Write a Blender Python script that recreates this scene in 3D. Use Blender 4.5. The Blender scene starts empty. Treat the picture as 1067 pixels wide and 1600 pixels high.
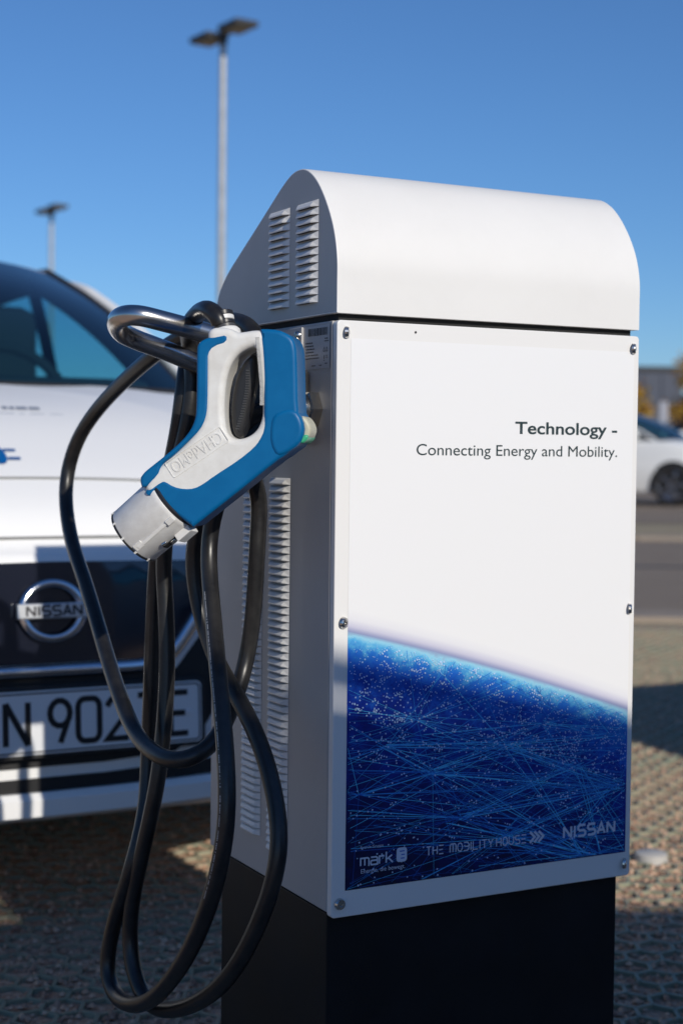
import bpy, bmesh, math, random
import numpy as np
from mathutils import Vector, Matrix

random.seed(7); rng = np.random.default_rng(7)
D = bpy.data
sc = bpy.context.scene
R_ = math.radians

# ------------------------------------------------------------------ camera
EYE = Vector((0, 0, 0.88)); FPX, PITCH, ROLL = 2407.2, 0.03959, 0.01103
_F = Vector((0, math.cos(PITCH), -math.sin(PITCH))); _U = Vector((0, math.sin(PITCH), math.cos(PITCH))); _X = Vector((1, 0, 0))
_R2 = math.cos(ROLL) * _X + math.sin(ROLL) * _U; _U2 = -math.sin(ROLL) * _X + math.cos(ROLL) * _U
cam = D.objects.new('camera', D.cameras.new('camera')); sc.collection.objects.link(cam)
m = Matrix.Identity(4)
for i in range(3):
    m[i][0] = _R2[i]; m[i][1] = _U2[i]; m[i][2] = -_F[i]; m[i][3] = EYE[i]
cam.matrix_world = m
cam.data.sensor_fit = 'VERTICAL'; cam.data.sensor_height = 36; cam.data.lens = 36 * FPX / 1600
cam.data.clip_start = 0.05; cam.data.clip_end = 3000
cam.data.dof.use_dof = True; cam.data.dof.focus_distance = 1.715; cam.data.dof.aperture_fstop = 5.0
sc.camera = cam

# ------------------------------------------------------------------ charger frame, sun, sky
YAW = 0.48607; CX, CY = -0.00656, 1.5
E1 = Vector((math.cos(YAW), math.sin(YAW), 0)); E2 = Vector((-math.sin(YAW), math.cos(YAW), 0))
def W(a, b, z=0): return Vector((CX, CY, 0)) + a * E1 + b * E2 + Vector((0, 0, z))
TAN = 0.475; SHIFT = 0.008; K = 1.15          # K: size of the charging station
travel = (SHIFT * E1 + E2 + Vector((0, 0, -TAN))).normalized()
elev = math.asin(-travel.z); az = math.atan2(-travel.x, -travel.y)      # clockwise from +Y
world = D.worlds.new("World"); sc.world = world; world.use_nodes = True
wn = world.node_tree.nodes; wl = world.node_tree.links
bg = wn['Background']; sky = wn.new('ShaderNodeTexSky'); sky.sky_type = 'NISHITA'; sky.sun_disc = False
sky.sun_elevation = elev; sky.sun_rotation = az; sky.altitude = 200; sky.air_density = 1.0; sky.dust_density = 0.15; sky.ozone_density = 9.6
wl.new(sky.outputs[0], bg.inputs[0]); bg.inputs[1].default_value = 0.097
sun = D.objects.new('sun', D.lights.new('sun', 'SUN')); sc.collection.objects.link(sun)
sun.data.energy = 3.5; sun.data.angle = R_(0.53); sun.data.color = (1.0, 0.94, 0.835)
sun.rotation_euler = travel.to_track_quat('-Z', 'Y').to_euler(); sun.location = W(0, -6, 6)
sc.view_settings.view_transform = 'Standard'; sc.view_settings.look = 'None'
sc.view_settings.exposure = 0.0; sc.view_settings.gamma = 1.0; sc.view_settings.use_curve_mapping = False
sc.cycles.max_bounces = 8; sc.cycles.transparent_max_bounces = 12
try: sc.cycles.use_denoising = True
except Exception: pass

# ------------------------------------------------------------------ materials
def mat(name, col, rough=0.5, metal=0.0, spec=0.5, coat=0.0, bump=None, mott=None):
    mt = D.materials.new(name); mt.use_nodes = True
    nt = mt.node_tree; p = nt.nodes['Principled BSDF']
    p.inputs['Base Color'].default_value = (*col, 1); p.inputs['Roughness'].default_value = rough
    p.inputs['Metallic'].default_value = metal; p.inputs['Specular IOR Level'].default_value = spec
    p.inputs['Coat Weight'].default_value = coat; p.inputs['Coat Roughness'].default_value = 0.05
    tc = None
    if bump or mott: tc = nt.nodes.new('ShaderNodeTexCoord')
    if bump:                                            # (scale, strength, distance)
        n = nt.nodes.new('ShaderNodeTexNoise'); n.inputs['Scale'].default_value = bump[0]; n.inputs['Detail'].default_value = 4
        b = nt.nodes.new('ShaderNodeBump'); b.inputs['Strength'].default_value = bump[1]; b.inputs['Distance'].default_value = bump[2]
        nt.links.new(tc.outputs['Object'], n.inputs['Vector']); nt.links.new(n.outputs['Fac'], b.inputs['Height']); nt.links.new(b.outputs[0], p.inputs['Normal'])
    if mott:                                            # (scale, other colour, roughness spread)
        n = nt.nodes.new('ShaderNodeTexNoise'); n.inputs['Scale'].default_value = mott[0]; n.inputs['Detail'].default_value = 6; n.inputs['Roughness'].default_value = 0.65
        r = nt.nodes.new('ShaderNodeValToRGB'); r.color_ramp.elements[0].position = 0.38; r.color_ramp.elements[1].position = 0.66
        r.color_ramp.elements[0].color = (*col, 1); r.color_ramp.elements[1].color = (*mott[1], 1)
        nt.links.new(tc.outputs['Object'], n.inputs['Vector']); nt.links.new(n.outputs['Fac'], r.inputs[0]); nt.links.new(r.outputs[0], p.inputs['Base Color'])
        if len(mott) > 2:
            k = nt.nodes.new('ShaderNodeMapRange'); k.inputs['To Min'].default_value = rough - mott[2]; k.inputs['To Max'].default_value = rough + mott[2]
            nt.links.new(n.outputs['Fac'], k.inputs['Value']); nt.links.new(k.outputs[0], p.inputs['Roughness'])
    return mt

M = dict(
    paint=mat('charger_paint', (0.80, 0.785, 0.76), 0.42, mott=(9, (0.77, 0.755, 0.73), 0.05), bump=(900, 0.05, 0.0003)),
    side=mat('charger_paint_shaded', (0.46, 0.445, 0.435), 0.46, spec=0.35, mott=(7, (0.435, 0.42, 0.41), 0.06), bump=(900, 0.06, 0.0003)),  # white cabinet paint, darkened so its colour carries the side's shade
    panel=mat('panel_paint', (0.80, 0.785, 0.765), 0.36),
    black_base=mat('base_powdercoat', (0.006, 0.006, 0.007), 0.62, spec=0.3, bump=(700, 0.25, 0.0004), mott=(14, (0.010, 0.010, 0.012), 0.08)),
    dark_gap=mat('gap_dark', (0.01, 0.01, 0.01), 0.8),
    steel=mat('screw_steel', (0.62, 0.60, 0.57), 0.22, 1.0),
    brass=mat('nickel_plated', (0.60, 0.55, 0.46), 0.20, 1.0),
    tube=mat('hook_metal', (0.58, 0.56, 0.54), 0.24, 1.0, bump=(500, 0.06, 0.0003), mott=(60, (0.50, 0.485, 0.47), 0.04)),
    rubber=mat('cable_rubber', (0.010, 0.010, 0.011), 0.36, spec=0.5, mott=(38, (0.024, 0.023, 0.0225), 0.12), bump=(160, 0.16, 0.0008)),
    blue=mat('blue_plastic', (0.001, 0.114, 0.30), 0.40, spec=0.25, bump=(1100, 0.10, 0.0003), mott=(40, (0.002, 0.130, 0.33), 0.06)),
    white_pl=mat('white_plastic', (0.77, 0.765, 0.74), 0.38, bump=(1100, 0.06, 0.0003), mott=(42, (0.68, 0.665, 0.63), 0.07)),
    plug=mat('plug_grey_white', (0.78, 0.77, 0.745), 0.40, mott=(70, (0.68, 0.665, 0.64), 0.06), bump=(300, 0.05, 0.0004)),
    black_pl=mat('black_plastic', (0.018, 0.018, 0.02), 0.38),
    grey_pl=mat('dark_grey_plastic', (0.06, 0.06, 0.062), 0.42),
    green=mat('button_green', (0.05, 0.42, 0.22), 0.35),
    beige=mat('button_beige', (0.50, 0.48, 0.36), 0.45),
    label=mat('label_foil', (0.46, 0.455, 0.455), 0.4),
    ink=mat('label_ink', (0.02, 0.02, 0.025), 0.5),
    text_ink=mat('text_ink', (0.015, 0.035, 0.04), 0.5),
    logo=mat('logo_ink', (0.62, 0.68, 0.82), 0.5),
    dot=mat('dot_ink', (0.50, 0.66, 0.90), 0.5),
    line_a=mat('line_ink_bright', (0.10, 0.58, 0.95), 0.45), line_b=mat('line_ink', (0.035, 0.30, 0.80), 0.45), line_c=mat('line_ink_deep', (0.015, 0.12, 0.55), 0.45),
    car=mat('car_paint', (0.85, 0.845, 0.83), 0.38, spec=0.3), car_black=mat('car_gloss_black', (0.010, 0.012, 0.022), 0.10, coat=0.6),
    car_plastic=mat('car_plastic', (0.014, 0.014, 0.015), 0.6), chrome=mat('chrome', (0.72, 0.74, 0.77), 0.12, 1.0),
    plate_bar=mat('badge_satin', (0.66, 0.68, 0.71), 0.32, 0.8),
    seam=mat('panel_gap', (0.26, 0.26, 0.25), 0.7), plate=mat('plate_white', (0.74, 0.75, 0.76), 0.35), plate_ink=mat('plate_ink', (0.012, 0.012, 0.014), 0.4),
    plate_blue=mat('plate_blue', (0.01, 0.06, 0.36), 0.4), sticker=mat('sticker_blue', (0.0, 0.11, 0.36), 0.4), sticker_grey=mat('sticker_grey', (0.25, 0.28, 0.34), 0.5),
    lens=mat('lamp_lens', (0.55, 0.58, 0.62), 0.08, 0.6), tyre=mat('tyre', (0.017, 0.017, 0.018), 0.75), rim=mat('rim', (0.22, 0.22, 0.24), 0.3, 0.9),
    seat=mat('seat_cloth', (0.03, 0.03, 0.034), 0.9), galv=mat('galvanised', (0.44, 0.45, 0.46), 0.5, 0.35, mott=(6, (0.36, 0.37, 0.38), 0.08)),
    lamp_dark=mat('lamp_housing', (0.035, 0.035, 0.036), 0.5), led=mat('lamp_diffuser', (0.30, 0.25, 0.16), 0.4),
    bark=mat('bark', (0.09, 0.07, 0.05), 0.9, bump=(30, 0.6, 0.02)), grid=mat('grid_plastic', (0.25, 0.28, 0.205), 0.6, mott=(3, (0.36, 0.30, 0.21), 0.1)),
    marker=mat('marker_white', (0.50, 0.48, 0.45), 0.6), sign=mat('sign_pale', (0.30, 0.31, 0.36), 0.5), roller=mat('wall_pale', (0.62, 0.63, 0.64), 0.6),
    kerb=mat('kerb_stone', (0.31, 0.25, 0.195), 0.85, mott=(4, (0.26, 0.215, 0.17), 0.05), bump=(40, 0.4, 0.006)),
    dark_strip=mat('dark_strip', (0.03, 0.03, 0.03), 0.6),
)
def leafmat(name, c1, c2):
    mt = D.materials.new(name); mt.use_nodes = True; nt = mt.node_tree; p = nt.nodes['Principled BSDF']
    g = nt.nodes.new('ShaderNodeNewGeometry'); r = nt.nodes.new('ShaderNodeValToRGB')
    r.color_ramp.elements[0].color = (*c1, 1); r.color_ramp.elements[1].color = (*c2, 1)
    nt.links.new(g.outputs['Random Per Island'], r.inputs[0]); nt.links.new(r.outputs[0], p.inputs['Base Color']); p.inputs['Roughness'].default_value = 0.6
    return mt
M['leaf'] = leafmat('autumn_leaf', (0.30, 0.12, 0.015), (0.45, 0.30, 0.03))
M['pebble'] = leafmat('pebble', (0.28, 0.15, 0.10), (0.70, 0.48, 0.33))
def glassmat(name, tint, f0, fs):
    mt = D.materials.new(name); mt.use_nodes = True; nt = mt.node_tree; nt.nodes.clear()
    o = nt.nodes.new('ShaderNodeOutputMaterial'); t = nt.nodes.new('ShaderNodeBsdfTransparent'); g = nt.nodes.new('ShaderNodeBsdfGlossy'); x = nt.nodes.new('ShaderNodeMixShader')
    f = nt.nodes.new('ShaderNodeLayerWeight'); f.inputs[0].default_value = 0.5; p = nt.nodes.new('ShaderNodeMath'); p.operation = 'POWER'; p.inputs[1].default_value = 4.5; q = nt.nodes.new('ShaderNodeMath'); q.operation = 'MULTIPLY_ADD'; q.inputs[1].default_value = fs; q.inputs[2].default_value = f0
    t.inputs[0].default_value = (*tint, 1); g.inputs['Roughness'].default_value = 0.01; L = nt.links.new
    L(f.outputs['Facing'], p.inputs[0]); L(p.outputs[0], q.inputs[0]); L(q.outputs[0], x.inputs[0]); L(t.outputs[0], x.inputs[1]); L(g.outputs[0], x.inputs[2]); L(x.outputs[0], o.inputs[0])
    return mt
M['windscreen'] = glassmat('windscreen_glass', (0.36, 0.66, 0.74), 0.07, 0.8)
M['side_glass'] = glassmat('side_glass', (0.46, 0.74, 0.80), 0.04, 0.7)

def ground_mat(name, c, scale, bump, fine=220):
    """c: list of (pos, colour) for a mottled aggregate"""
    mt = D.materials.new(name); mt.use_nodes = True; nt = mt.node_tree; p = nt.nodes['Principled BSDF']; p.inputs['Roughness'].default_value = 0.9
    p.inputs['Specular IOR Level'].default_value = 0.25
    tc = nt.nodes.new('ShaderNodeTexCoord'); n = nt.nodes.new('ShaderNodeTexNoise'); n.inputs['Scale'].default_value = scale; n.inputs['Detail'].default_value = 8; n.inputs['Roughness'].default_value = 0.7
    n2 = nt.nodes.new('ShaderNodeTexVoronoi'); n2.inputs['Scale'].default_value = fine
    add = nt.nodes.new('ShaderNodeMath'); add.operation = 'MULTIPLY_ADD'; add.inputs[1].default_value = 0.45
    sub = nt.nodes.new('ShaderNodeSeparateColor')
    r = nt.nodes.new('ShaderNodeValToRGB')
    while len(r.color_ramp.elements) < len(c): r.color_ramp.elements.new(0.5)
    for e, (q, col) in zip(r.color_ramp.elements, c): e.position = q; e.color = (*col, 1)
    b = nt.nodes.new('ShaderNodeBump'); b.inputs['Strength'].default_value = 0.7; b.inputs['Distance'].default_value = bump
    L = nt.links.new
    L(tc.outputs['Object'], n.inputs['Vector']); L(tc.outputs['Object'], n2.inputs['Vector']); L(n2.outputs['Color'], sub.inputs[0])
    L(sub.outputs[0], add.inputs[0]); L(n.outputs['Fac'], add.inputs[2]); L(add.outputs[0], r.inputs[0]); L(r.outputs[0], p.inputs['Base Color'])
    L(n2.outputs['Distance'], b.inputs['Height']); L(b.outputs[0], p.inputs['Normal'])
    return mt
M['gravel'] = ground_mat('gravel_bed', [(0.35, (0.30, 0.175, 0.12)), (0.62, (0.48, 0.32, 0.22)), (0.95, (0.60, 0.44, 0.32))], 3.0, 0.004, 130)
M['verge'] = ground_mat('verge_gravel', [(0.35, (0.24, 0.19, 0.13)), (0.6, (0.38, 0.29, 0.20)), (0.95, (0.33, 0.31, 0.20))], 1.2, 0.01, 60)
M['asphalt'] = ground_mat('asphalt', [(0.35, (0.20, 0.158, 0.122)), (0.6, (0.235, 0.188, 0.147)), (0.95, (0.275, 0.225, 0.175))], 2.0, 0.003, 160)
def cladding():
    mt = mat('wall_cladding', (0.06, 0.07, 0.10), 0.55); nt = mt.node_tree; p = nt.nodes['Principled BSDF']
    return mt
M['cladding'] = cladding()

# planet print: tone by distance from the planet's edge
PCX, PCZ, PR = -0.8176, -2.7997, 3.6
def planet():
    mt = D.materials.new('planet_print'); mt.use_nodes = True; nt = mt.node_tree; p = nt.nodes['Principled BSDF']; p.inputs['Roughness'].default_value = 0.34
    L = nt.links.new; N = nt.nodes.new
    tc = N('ShaderNodeTexCoord'); d = N('ShaderNodeVectorMath'); d.operation = 'DISTANCE'; mp = N('ShaderNodeVectorMath'); mp.operation = 'MULTIPLY'; mp.inputs[1].default_value = (1, 0, 1)
    L(tc.outputs['Object'], mp.inputs[0]); L(mp.outputs[0], d.inputs[0]); d.inputs[1].default_value = (PCX, 0, PCZ)
    n = N('ShaderNodeTexNoise'); n.inputs['Scale'].default_value = 38; n.inputs['Detail'].default_value = 7; n.inputs['Roughness'].default_value = 0.72; L(tc.outputs['Object'], n.inputs['Vector'])
    s = N('ShaderNodeMath'); s.operation = 'SUBTRACT'; L(d.outputs['Value'], s.inputs[0]); s.inputs[1].default_value = PR
    # depth below the edge, warped by noise only inside
    dep = N('ShaderNodeMath'); dep.operation = 'MULTIPLY'; dep.inputs[1].default_value = -0.9; L(s.outputs[0], dep.inputs[0])
    cl = N('ShaderNodeClamp'); L(dep.outputs[0], cl.inputs[0]); cl.inputs['Max'].default_value = 0.06
    nn = N('ShaderNodeMath'); nn.operation = 'SUBTRACT'; L(n.outputs['Fac'], nn.inputs[0]); nn.inputs[1].default_value = 0.5
    w = N('ShaderNodeMath'); w.operation = 'MULTIPLY'; L(nn.outputs[0], w.inputs[0]); L(cl.outputs[0], w.inputs[1])
    w2 = N('ShaderNodeMath'); w2.operation = 'MULTIPLY_ADD'; L(w.outputs[0], w2.inputs[0]); w2.inputs[1].default_value = 5.0; L(s.outputs[0], w2.inputs[2])
    mr = N('ShaderNodeMapRange'); L(w2.outputs[0], mr.inputs['Value']); mr.inputs['From Min'].default_value = -0.25; mr.inputs['From Max'].default_value = 0.05
    r = N('ShaderNodeValToRGB'); el = r.color_ramp.elements
    st = [(-0.25, (0.002, 0.004, 0.032)), (-0.17, (0.003, 0.008, 0.10)), (-0.10, (0.004, 0.018, 0.24)), (-0.055, (0.006, 0.042, 0.40)), (-0.03, (0.012, 0.12, 0.62)), (-0.016, (0.02, 0.18, 0.62)), (-0.008, (0.10, 0.42, 0.72)),
          (-0.003, (0.30, 0.62, 0.78)), (0.001, (0.27, 0.30, 0.49)), (0.006, (0.58, 0.57, 0.69)), (0.013, (0.775, 0.77, 0.80)), (0.022, (0.83, 0.825, 0.825))]
    while len(el) < len(st): el.new(0.5)
    for e, (q, c) in zip(el, st): e.position = (q + 0.25) / 0.30; e.color = (*c, 1)
    L(mr.outputs[0], r.inputs[0]); L(r.outputs[0], p.inputs['Base Color'])
    return mt
M['planet'] = planet()

# ------------------------------------------------------------------ helpers
col = sc.collection
WEIGHTED = {'cabinet', 'foot', 'lid', 'front_panel', 'grip_shell', 'side_cover', 'hand_guard', 'hook_plate', 'number_plate', 'badge_bar', 'latch_cover', 'guide_rail', 'button_housing', 'release_button', 'lamp_head', 'holster_arm'}
def link(name, me, material=None, parent=None):
    o = D.objects.new(name, me); col.objects.link(o)
    if me is not None and name in WEIGHTED:
        w = o.modifiers.new('normals', 'WEIGHTED_NORMAL'); w.keep_sharp = True; w.weight = 100
    if parent: o.parent = parent
    if material is not None and me is not None:
        for mm in (material if isinstance(material, (list, tuple)) else [material]): me.materials.append(mm)
    return o
def tag(o, label=None, cat=None, group=None, kind=None):
    if label: o['label'] = label
    if cat: o['category'] = cat
    if group: o['group'] = group
    if kind: o['kind'] = kind
    return o
def thing(name, label, cat, loc=(0, 0, 0), rz=0.0, group=None):
    o = D.objects.new(name, None); col.objects.link(o); o.location = loc; o.rotation_euler = (0, 0, rz); o.empty_display_size = 0.1
    return tag(o, label, cat, group)
def pyd(name, v, f, material, parent=None, smooth=False, mi=None):
    me = D.meshes.new(name); me.from_pydata([tuple(x) for x in v], [], f)
    o = link(name, me, material, parent)
    if smooth: me.polygons.foreach_set('use_smooth', [True] * len(me.polygons))
    if mi is not None: me.polygons.foreach_set('material_index', mi)
    me.update(); return o
def bmo(name, bm, material, parent=None, smooth=None):
    me = D.meshes.new(name); bmesh.ops.recalc_face_normals(bm, faces=bm.faces); bm.to_mesh(me); bm.free()
    if smooth is not None:
        me.polygons.foreach_set('use_smooth', [True] * len(me.polygons)); me.set_sharp_from_angle(angle=R_(smooth))
    return link(name, me, material, parent)
def box(bm, x0, x1, y0, y1, z0, z1, mx=None, bev=0):
    t = bmesh.new(); bmesh.ops.create_cube(t, size=1)
    for v in t.verts: v.co = Vector(((x0 + x1) / 2 + v.co.x * (x1 - x0), (y0 + y1) / 2 + v.co.y * (y1 - y0), (z0 + z1) / 2 + v.co.z * (z1 - z0)))
    if bev: bmesh.ops.bevel(t, geom=t.edges[:], offset=bev, segments=2, profile=0.5, affect='EDGES')
    if mx is not None: bmesh.ops.transform(t, matrix=mx, verts=t.verts)
    me = D.meshes.new('t'); t.to_mesh(me); bm.from_mesh(me); D.meshes.remove(me); t.free()
def lathe(bm, prof, n=32, mx=None):
    """prof: (r, z) along +Z"""
    rings = []
    for r, z in prof:
        if r < 1e-6: rings.append([bm.verts.new((0, 0, z))])
        else: rings.append([bm.verts.new((r * math.cos(2 * math.pi * i / n), r * math.sin(2 * math.pi * i / n), z)) for i in range(n)])
    for a, b in zip(rings, rings[1:]):
        for i in range(n):
            j = (i + 1) % n
            if len(a) == 1 and len(b) == 1: continue
            if len(a) == 1: bm.faces.new((a[0], b[i], b[j]))
            elif len(b) == 1: bm.faces.new((a[i], a[j], b[0]))
            else: bm.faces.new((a[i], a[j], b[j], b[i]))
    vs = [v for r in rings for v in r]
    if mx is not None: bmesh.ops.transform(bm, matrix=mx, verts=vs)
def axis_mx(p, d):
    q = Vector(d).to_track_quat('Z', 'Y').to_matrix().to_4x4(); q.translation = Vector(p); return q
def catmull(P, k=8, closed=False):
    P = [Vector(p) for p in P]; n = len(P); o = []
    for i in range(n if closed else n - 1):
        if closed: a, b, c, d = P[i - 1], P[i], P[(i + 1) % n], P[(i + 2) % n]
        else: a, b, c, d = P[max(i - 1, 0)], P[i], P[i + 1], P[min(i + 2, n - 1)]
        for j in range(k):
            t = j / k
            o.append(0.5 * ((2 * b) + (c - a) * t + (2 * a - 5 * b + 4 * c - d) * t * t + (3 * b - a - 3 * c + d) * t ** 3))
    if not closed: o.append(P[-1])
    return o
def smooth_path(P, it=2):
    P = [Vector(p) for p in P]
    for _ in range(it): P = [P[0]] + [P[i - 1] * 0.25 + P[i] * 0.5 + P[i + 1] * 0.25 for i in range(1, len(P) - 1)] + [P[-1]]
    return P
def tube(bm, P, r, n=14, cap=True):
    rs = r if isinstance(r, (list, tuple)) else [r] * len(P)
    up = Vector((0.3, 0.2, 0.9)); prev = None; rings = []
    for i, p in enumerate(P):
        t = (P[min(i + 1, len(P) - 1)] - P[max(i - 1, 0)]).normalized()
        if prev is None: nrm = t.cross(up).normalized()
        else: nrm = (prev - t * prev.dot(t)).normalized()
        prev = nrm; bn = t.cross(nrm)
        rings.append([bm.verts.new(p + rs[i] * (math.cos(2 * math.pi * k / n) * nrm + math.sin(2 * math.pi * k / n) * bn)) for k in range(n)])
    for a, b in zip(rings, rings[1:]):
        for k in range(n): bm.faces.new((a[k], a[(k + 1) % n], b[(k + 1) % n], b[k]))
    if cap: bm.faces.new(rings[0][::-1]); bm.faces.new(rings[-1])
dg = bpy.context.evaluated_depsgraph_get
def curve_mesh(cu):
    o = D.objects.new('tmp', cu); col.objects.link(o); bpy.context.view_layer.update()
    me = D.meshes.new_from_object(o.evaluated_get(dg())); D.objects.remove(o); D.curves.remove(cu); me.materials.clear(); return me
def outline_mesh(loops, half, bevel, res=4):
    """rounded prism of 2-D outlines (holes allowed) in the XY plane, thickness 2*half along Z"""
    cu = D.curves.new('tmp', 'CURVE'); cu.dimensions = '2D'; cu.fill_mode = 'BOTH'; cu.extrude = half - bevel; cu.bevel_depth = bevel; cu.bevel_resolution = res; cu.offset = -bevel
    for lp in loops:
        s = cu.splines.new('POLY'); s.points.add(len(lp) - 1); s.use_cyclic_u = True
        for q, p in zip(s.points, lp): q.co = (p[0], p[1], 0, 1)
    return curve_mesh(cu)
def round_loop(lp, k=4):
    return [(p.x, p.y) for p in catmull([(x, y, 0) for x, y in lp], k, True)]
def chaikin(lp, it=2):
    for _ in range(it):
        o = []
        for i in range(len(lp)):
            a, b = lp[i], lp[(i + 1) % len(lp)]
            o += [(a[0] * .75 + b[0] * .25, a[1] * .75 + b[1] * .25), (a[0] * .25 + b[0] * .75, a[1] * .25 + b[1] * .75)]
        lp = o
    return lp
def text_mesh(s, size, extrude=0.0, offset=0.0, align='LEFT'):
    cu = D.curves.new('tmp', 'FONT'); cu.body = s; cu.size = size; cu.extrude = extrude; cu.offset = offset; cu.align_x = align
    return curve_mesh(cu)
def fit_mesh(me, w, h=None):
    """scale a flat text mesh so its box is w wide (and h tall), lower-left corner at 0,0 of its box in x, baseline kept"""
    v = np.empty(len(me.vertices) * 3); me.vertices.foreach_get('co', v); v = v.reshape(-1, 3)
    x0, x1 = v[:, 0].min(), v[:, 0].max(); s = w / (x1 - x0); v[:, 0] = (v[:, 0] - x0) * s
    v[:, 1] *= s if h is None else h / v[:, 1].max()
    me.vertices.foreach_set('co', v.ravel()); me.update(); return me
def apply_mx(me, mx): me.transform(mx); me.update(); return me
FRONT = Matrix(((1, 0, 0, 0), (0, 0, -1, 0), (0, 1, 0, 0), (0, 0, 0, 1)))     # text plane XY -> XZ, facing -Y
def front_at(x, y, z): return Matrix.Translation((x, y, z)) @ FRONT
LEFT = Matrix(((0, 0, -1, 0), (-1, 0, 0, 0), (0, 1, 0, 0), (0, 0, 0, 1)))     # text plane -> faces -X, reads towards -Y (the front)
def left_at(x, y, z): return Matrix.Translation((x, y, z)) @ LEFT
def strokes(polys, w, lift=0.00002):
    """flat mitred strips, each polyline a hair above the last; returns verts, faces in XY plane"""
    V, Fc = [], []
    for k, P in enumerate(polys):
        P = [Vector((*p, 0)) for p in P]; n = len(P); b = len(V); closed = (P[0] - P[-1]).length < 1e-9
        for i in range(n):
            if closed: a, c = P[(i - 1) % (n - 1)], P[(i + 1) % (n - 1)] if i < n - 1 else P[1]
            else: a, c = P[max(i - 1, 0)], P[min(i + 1, n - 1)]
            d1 = (P[i] - a).normalized() if (P[i] - a).length > 0 else (c - P[i]).normalized()
            d2 = (c - P[i]).normalized() if (c - P[i]).length > 0 else d1
            t = (d1 + d2); t = t.normalized() if t.length > 1e-6 else d1
            nr = Vector((-t.y, t.x, 0)); l = min(1.0 / max(0.35, nr.dot(Vector((-d1.y, d1.x, 0)))), 2.2) * w / 2
            e = Vector((0, 0, 0))
            V += [P[i] + nr * l + Vector((0, 0, k * lift)), P[i] - nr * l + Vector((0, 0, k * lift))]
        for i in range(n - 1): Fc.append((b + 2 * i, b + 2 * i + 1, b + 2 * i + 3, b + 2 * i + 2))
    return V, Fc
def arc(cx, cy, rx, ry, a0, a1, n=8): return [(cx + rx * math.cos(R_(a0 + (a1 - a0) * i / n)), cy + ry * math.sin(R_(a0 + (a1 - a0) * i / n))) for i in range(n + 1)]
def rrect(x0, y0, x1, y1, r, n=5):
    o = []
    for cx, cy, a in ((x1 - r, y1 - r, 0), (x0 + r, y1 - r, 90), (x0 + r, y0 + r, 180), (x1 - r, y0 + r, 270)): o += arc(cx, cy, r, r, a, a + 90, n)
    return o
# glyphs on a 1-wide, 1-tall cell
G = {
    'T': [[(0, 1), (1, 1)], [(.5, .94), (.5, 0)]], 'H': [[(0, 0), (0, 1)], [(1, 0), (1, 1)], [(.08, .5), (.92, .5)]],
    'Ê': [[(0, 1), (1, 1)], [(0, .5), (.85, .5)], [(0, 0), (1, 0)]], 'M': [[(0, 0), (0, .8), (.15, 1), (.85, 1), (1, .8), (1, 0)], [(.5, .95), (.5, 0)]],
    'O': [arc(.5, .5, .5, .5, 90, 450, 16)], 'B': [[(0, 1), (.75, 1), (1, .75), (1, .25), (.75, 0), (0, 0)], [(.2, .5), (.95, .5)]], 'I': [[(.5, 0), (.5, 1)]],
    'L': [[(0, 1), (0, 0), (1, 0)]], 'Y': [[(0, 1), (.5, .45), (1, 1)], [(.5, .4), (.5, 0)]], 'U': [[(0, 1)] + arc(.5, .45, .5, .45, 180, 360, 8) + [(1, 1)]],
    'S': [[(1, 1), (.2, 1), (0, .85), (0, .65), (.2, .5), (.8, .5), (1, .35), (1, .15), (.8, 0), (0, 0)]],
    'N': [[(0, 0), (0, 1)], [(0, 1), (1, 0)], [(1, 0), (1, 1)]], 'A': [[(0, 0), (.5, 1), (1, 0)], [(.2, .32), (.8, .32)]],
    'm': [[(0, 0), (0, 1), (.85, 1), (1, .85), (1, -.12)], [(.5, .95), (.5, 0)]], 'a': [[(0, 1), (.8, 1), (1, .85), (1, 0), (.1, 0), (0, .12), (0, .42), (.1, .55), (.95, .55)]],
    'r': [[(0, 0), (0, 1), (1, 1)]], 'k': [[(0, 0), (0, 1.5)], [(.1, .5), (.9, 1)], [(.35, .62), (1, 0)]],
    'E': [[(1, 1), (0, 1), (0, 0), (1, 0)], [(.1, .5), (.85, .5)]],
    '9': [arc(.5, .7, .46, .3, 0, 360, 14), [(.93, .62), (.5, 0)]],
    '0': [[(0, .25)] + arc(.3, .2, .3, .2, 180, 270, 4) + arc(.7, .2, .3, .2, 270, 360, 4) + arc(.7, .8, .3, .2, 0, 90, 4) + arc(.3, .8, .3, .2, 90, 180, 4) + [(0, .25)]],
    '2': [[(.0, .78)] + arc(.5, .72, .48, .28, 150, -30, 10) + [(0, 0), (1, 0)]], '7': [[(0, 1), (1, 1), (.35, 0)]],
}
def write(s, x, y, cw, ch, gap, w, widths={}):
    out = []
    for c in s:
        ww = cw * widths.get(c, 1.0)
        if c != ' ':
            for P in G[c]: out.append([(x + px * ww, y + py * ch) for px, py in P])
        x += ww + gap
    return out, x - gap
def stroke_obj(name, polys, w, mx, material, parent):
    V, Fc = strokes(polys, w); me = D.meshes.new(name); me.from_pydata([tuple(v) for v in V], [], Fc); me.transform(mx); me.update()
    return link(name, me, material, parent)

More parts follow.
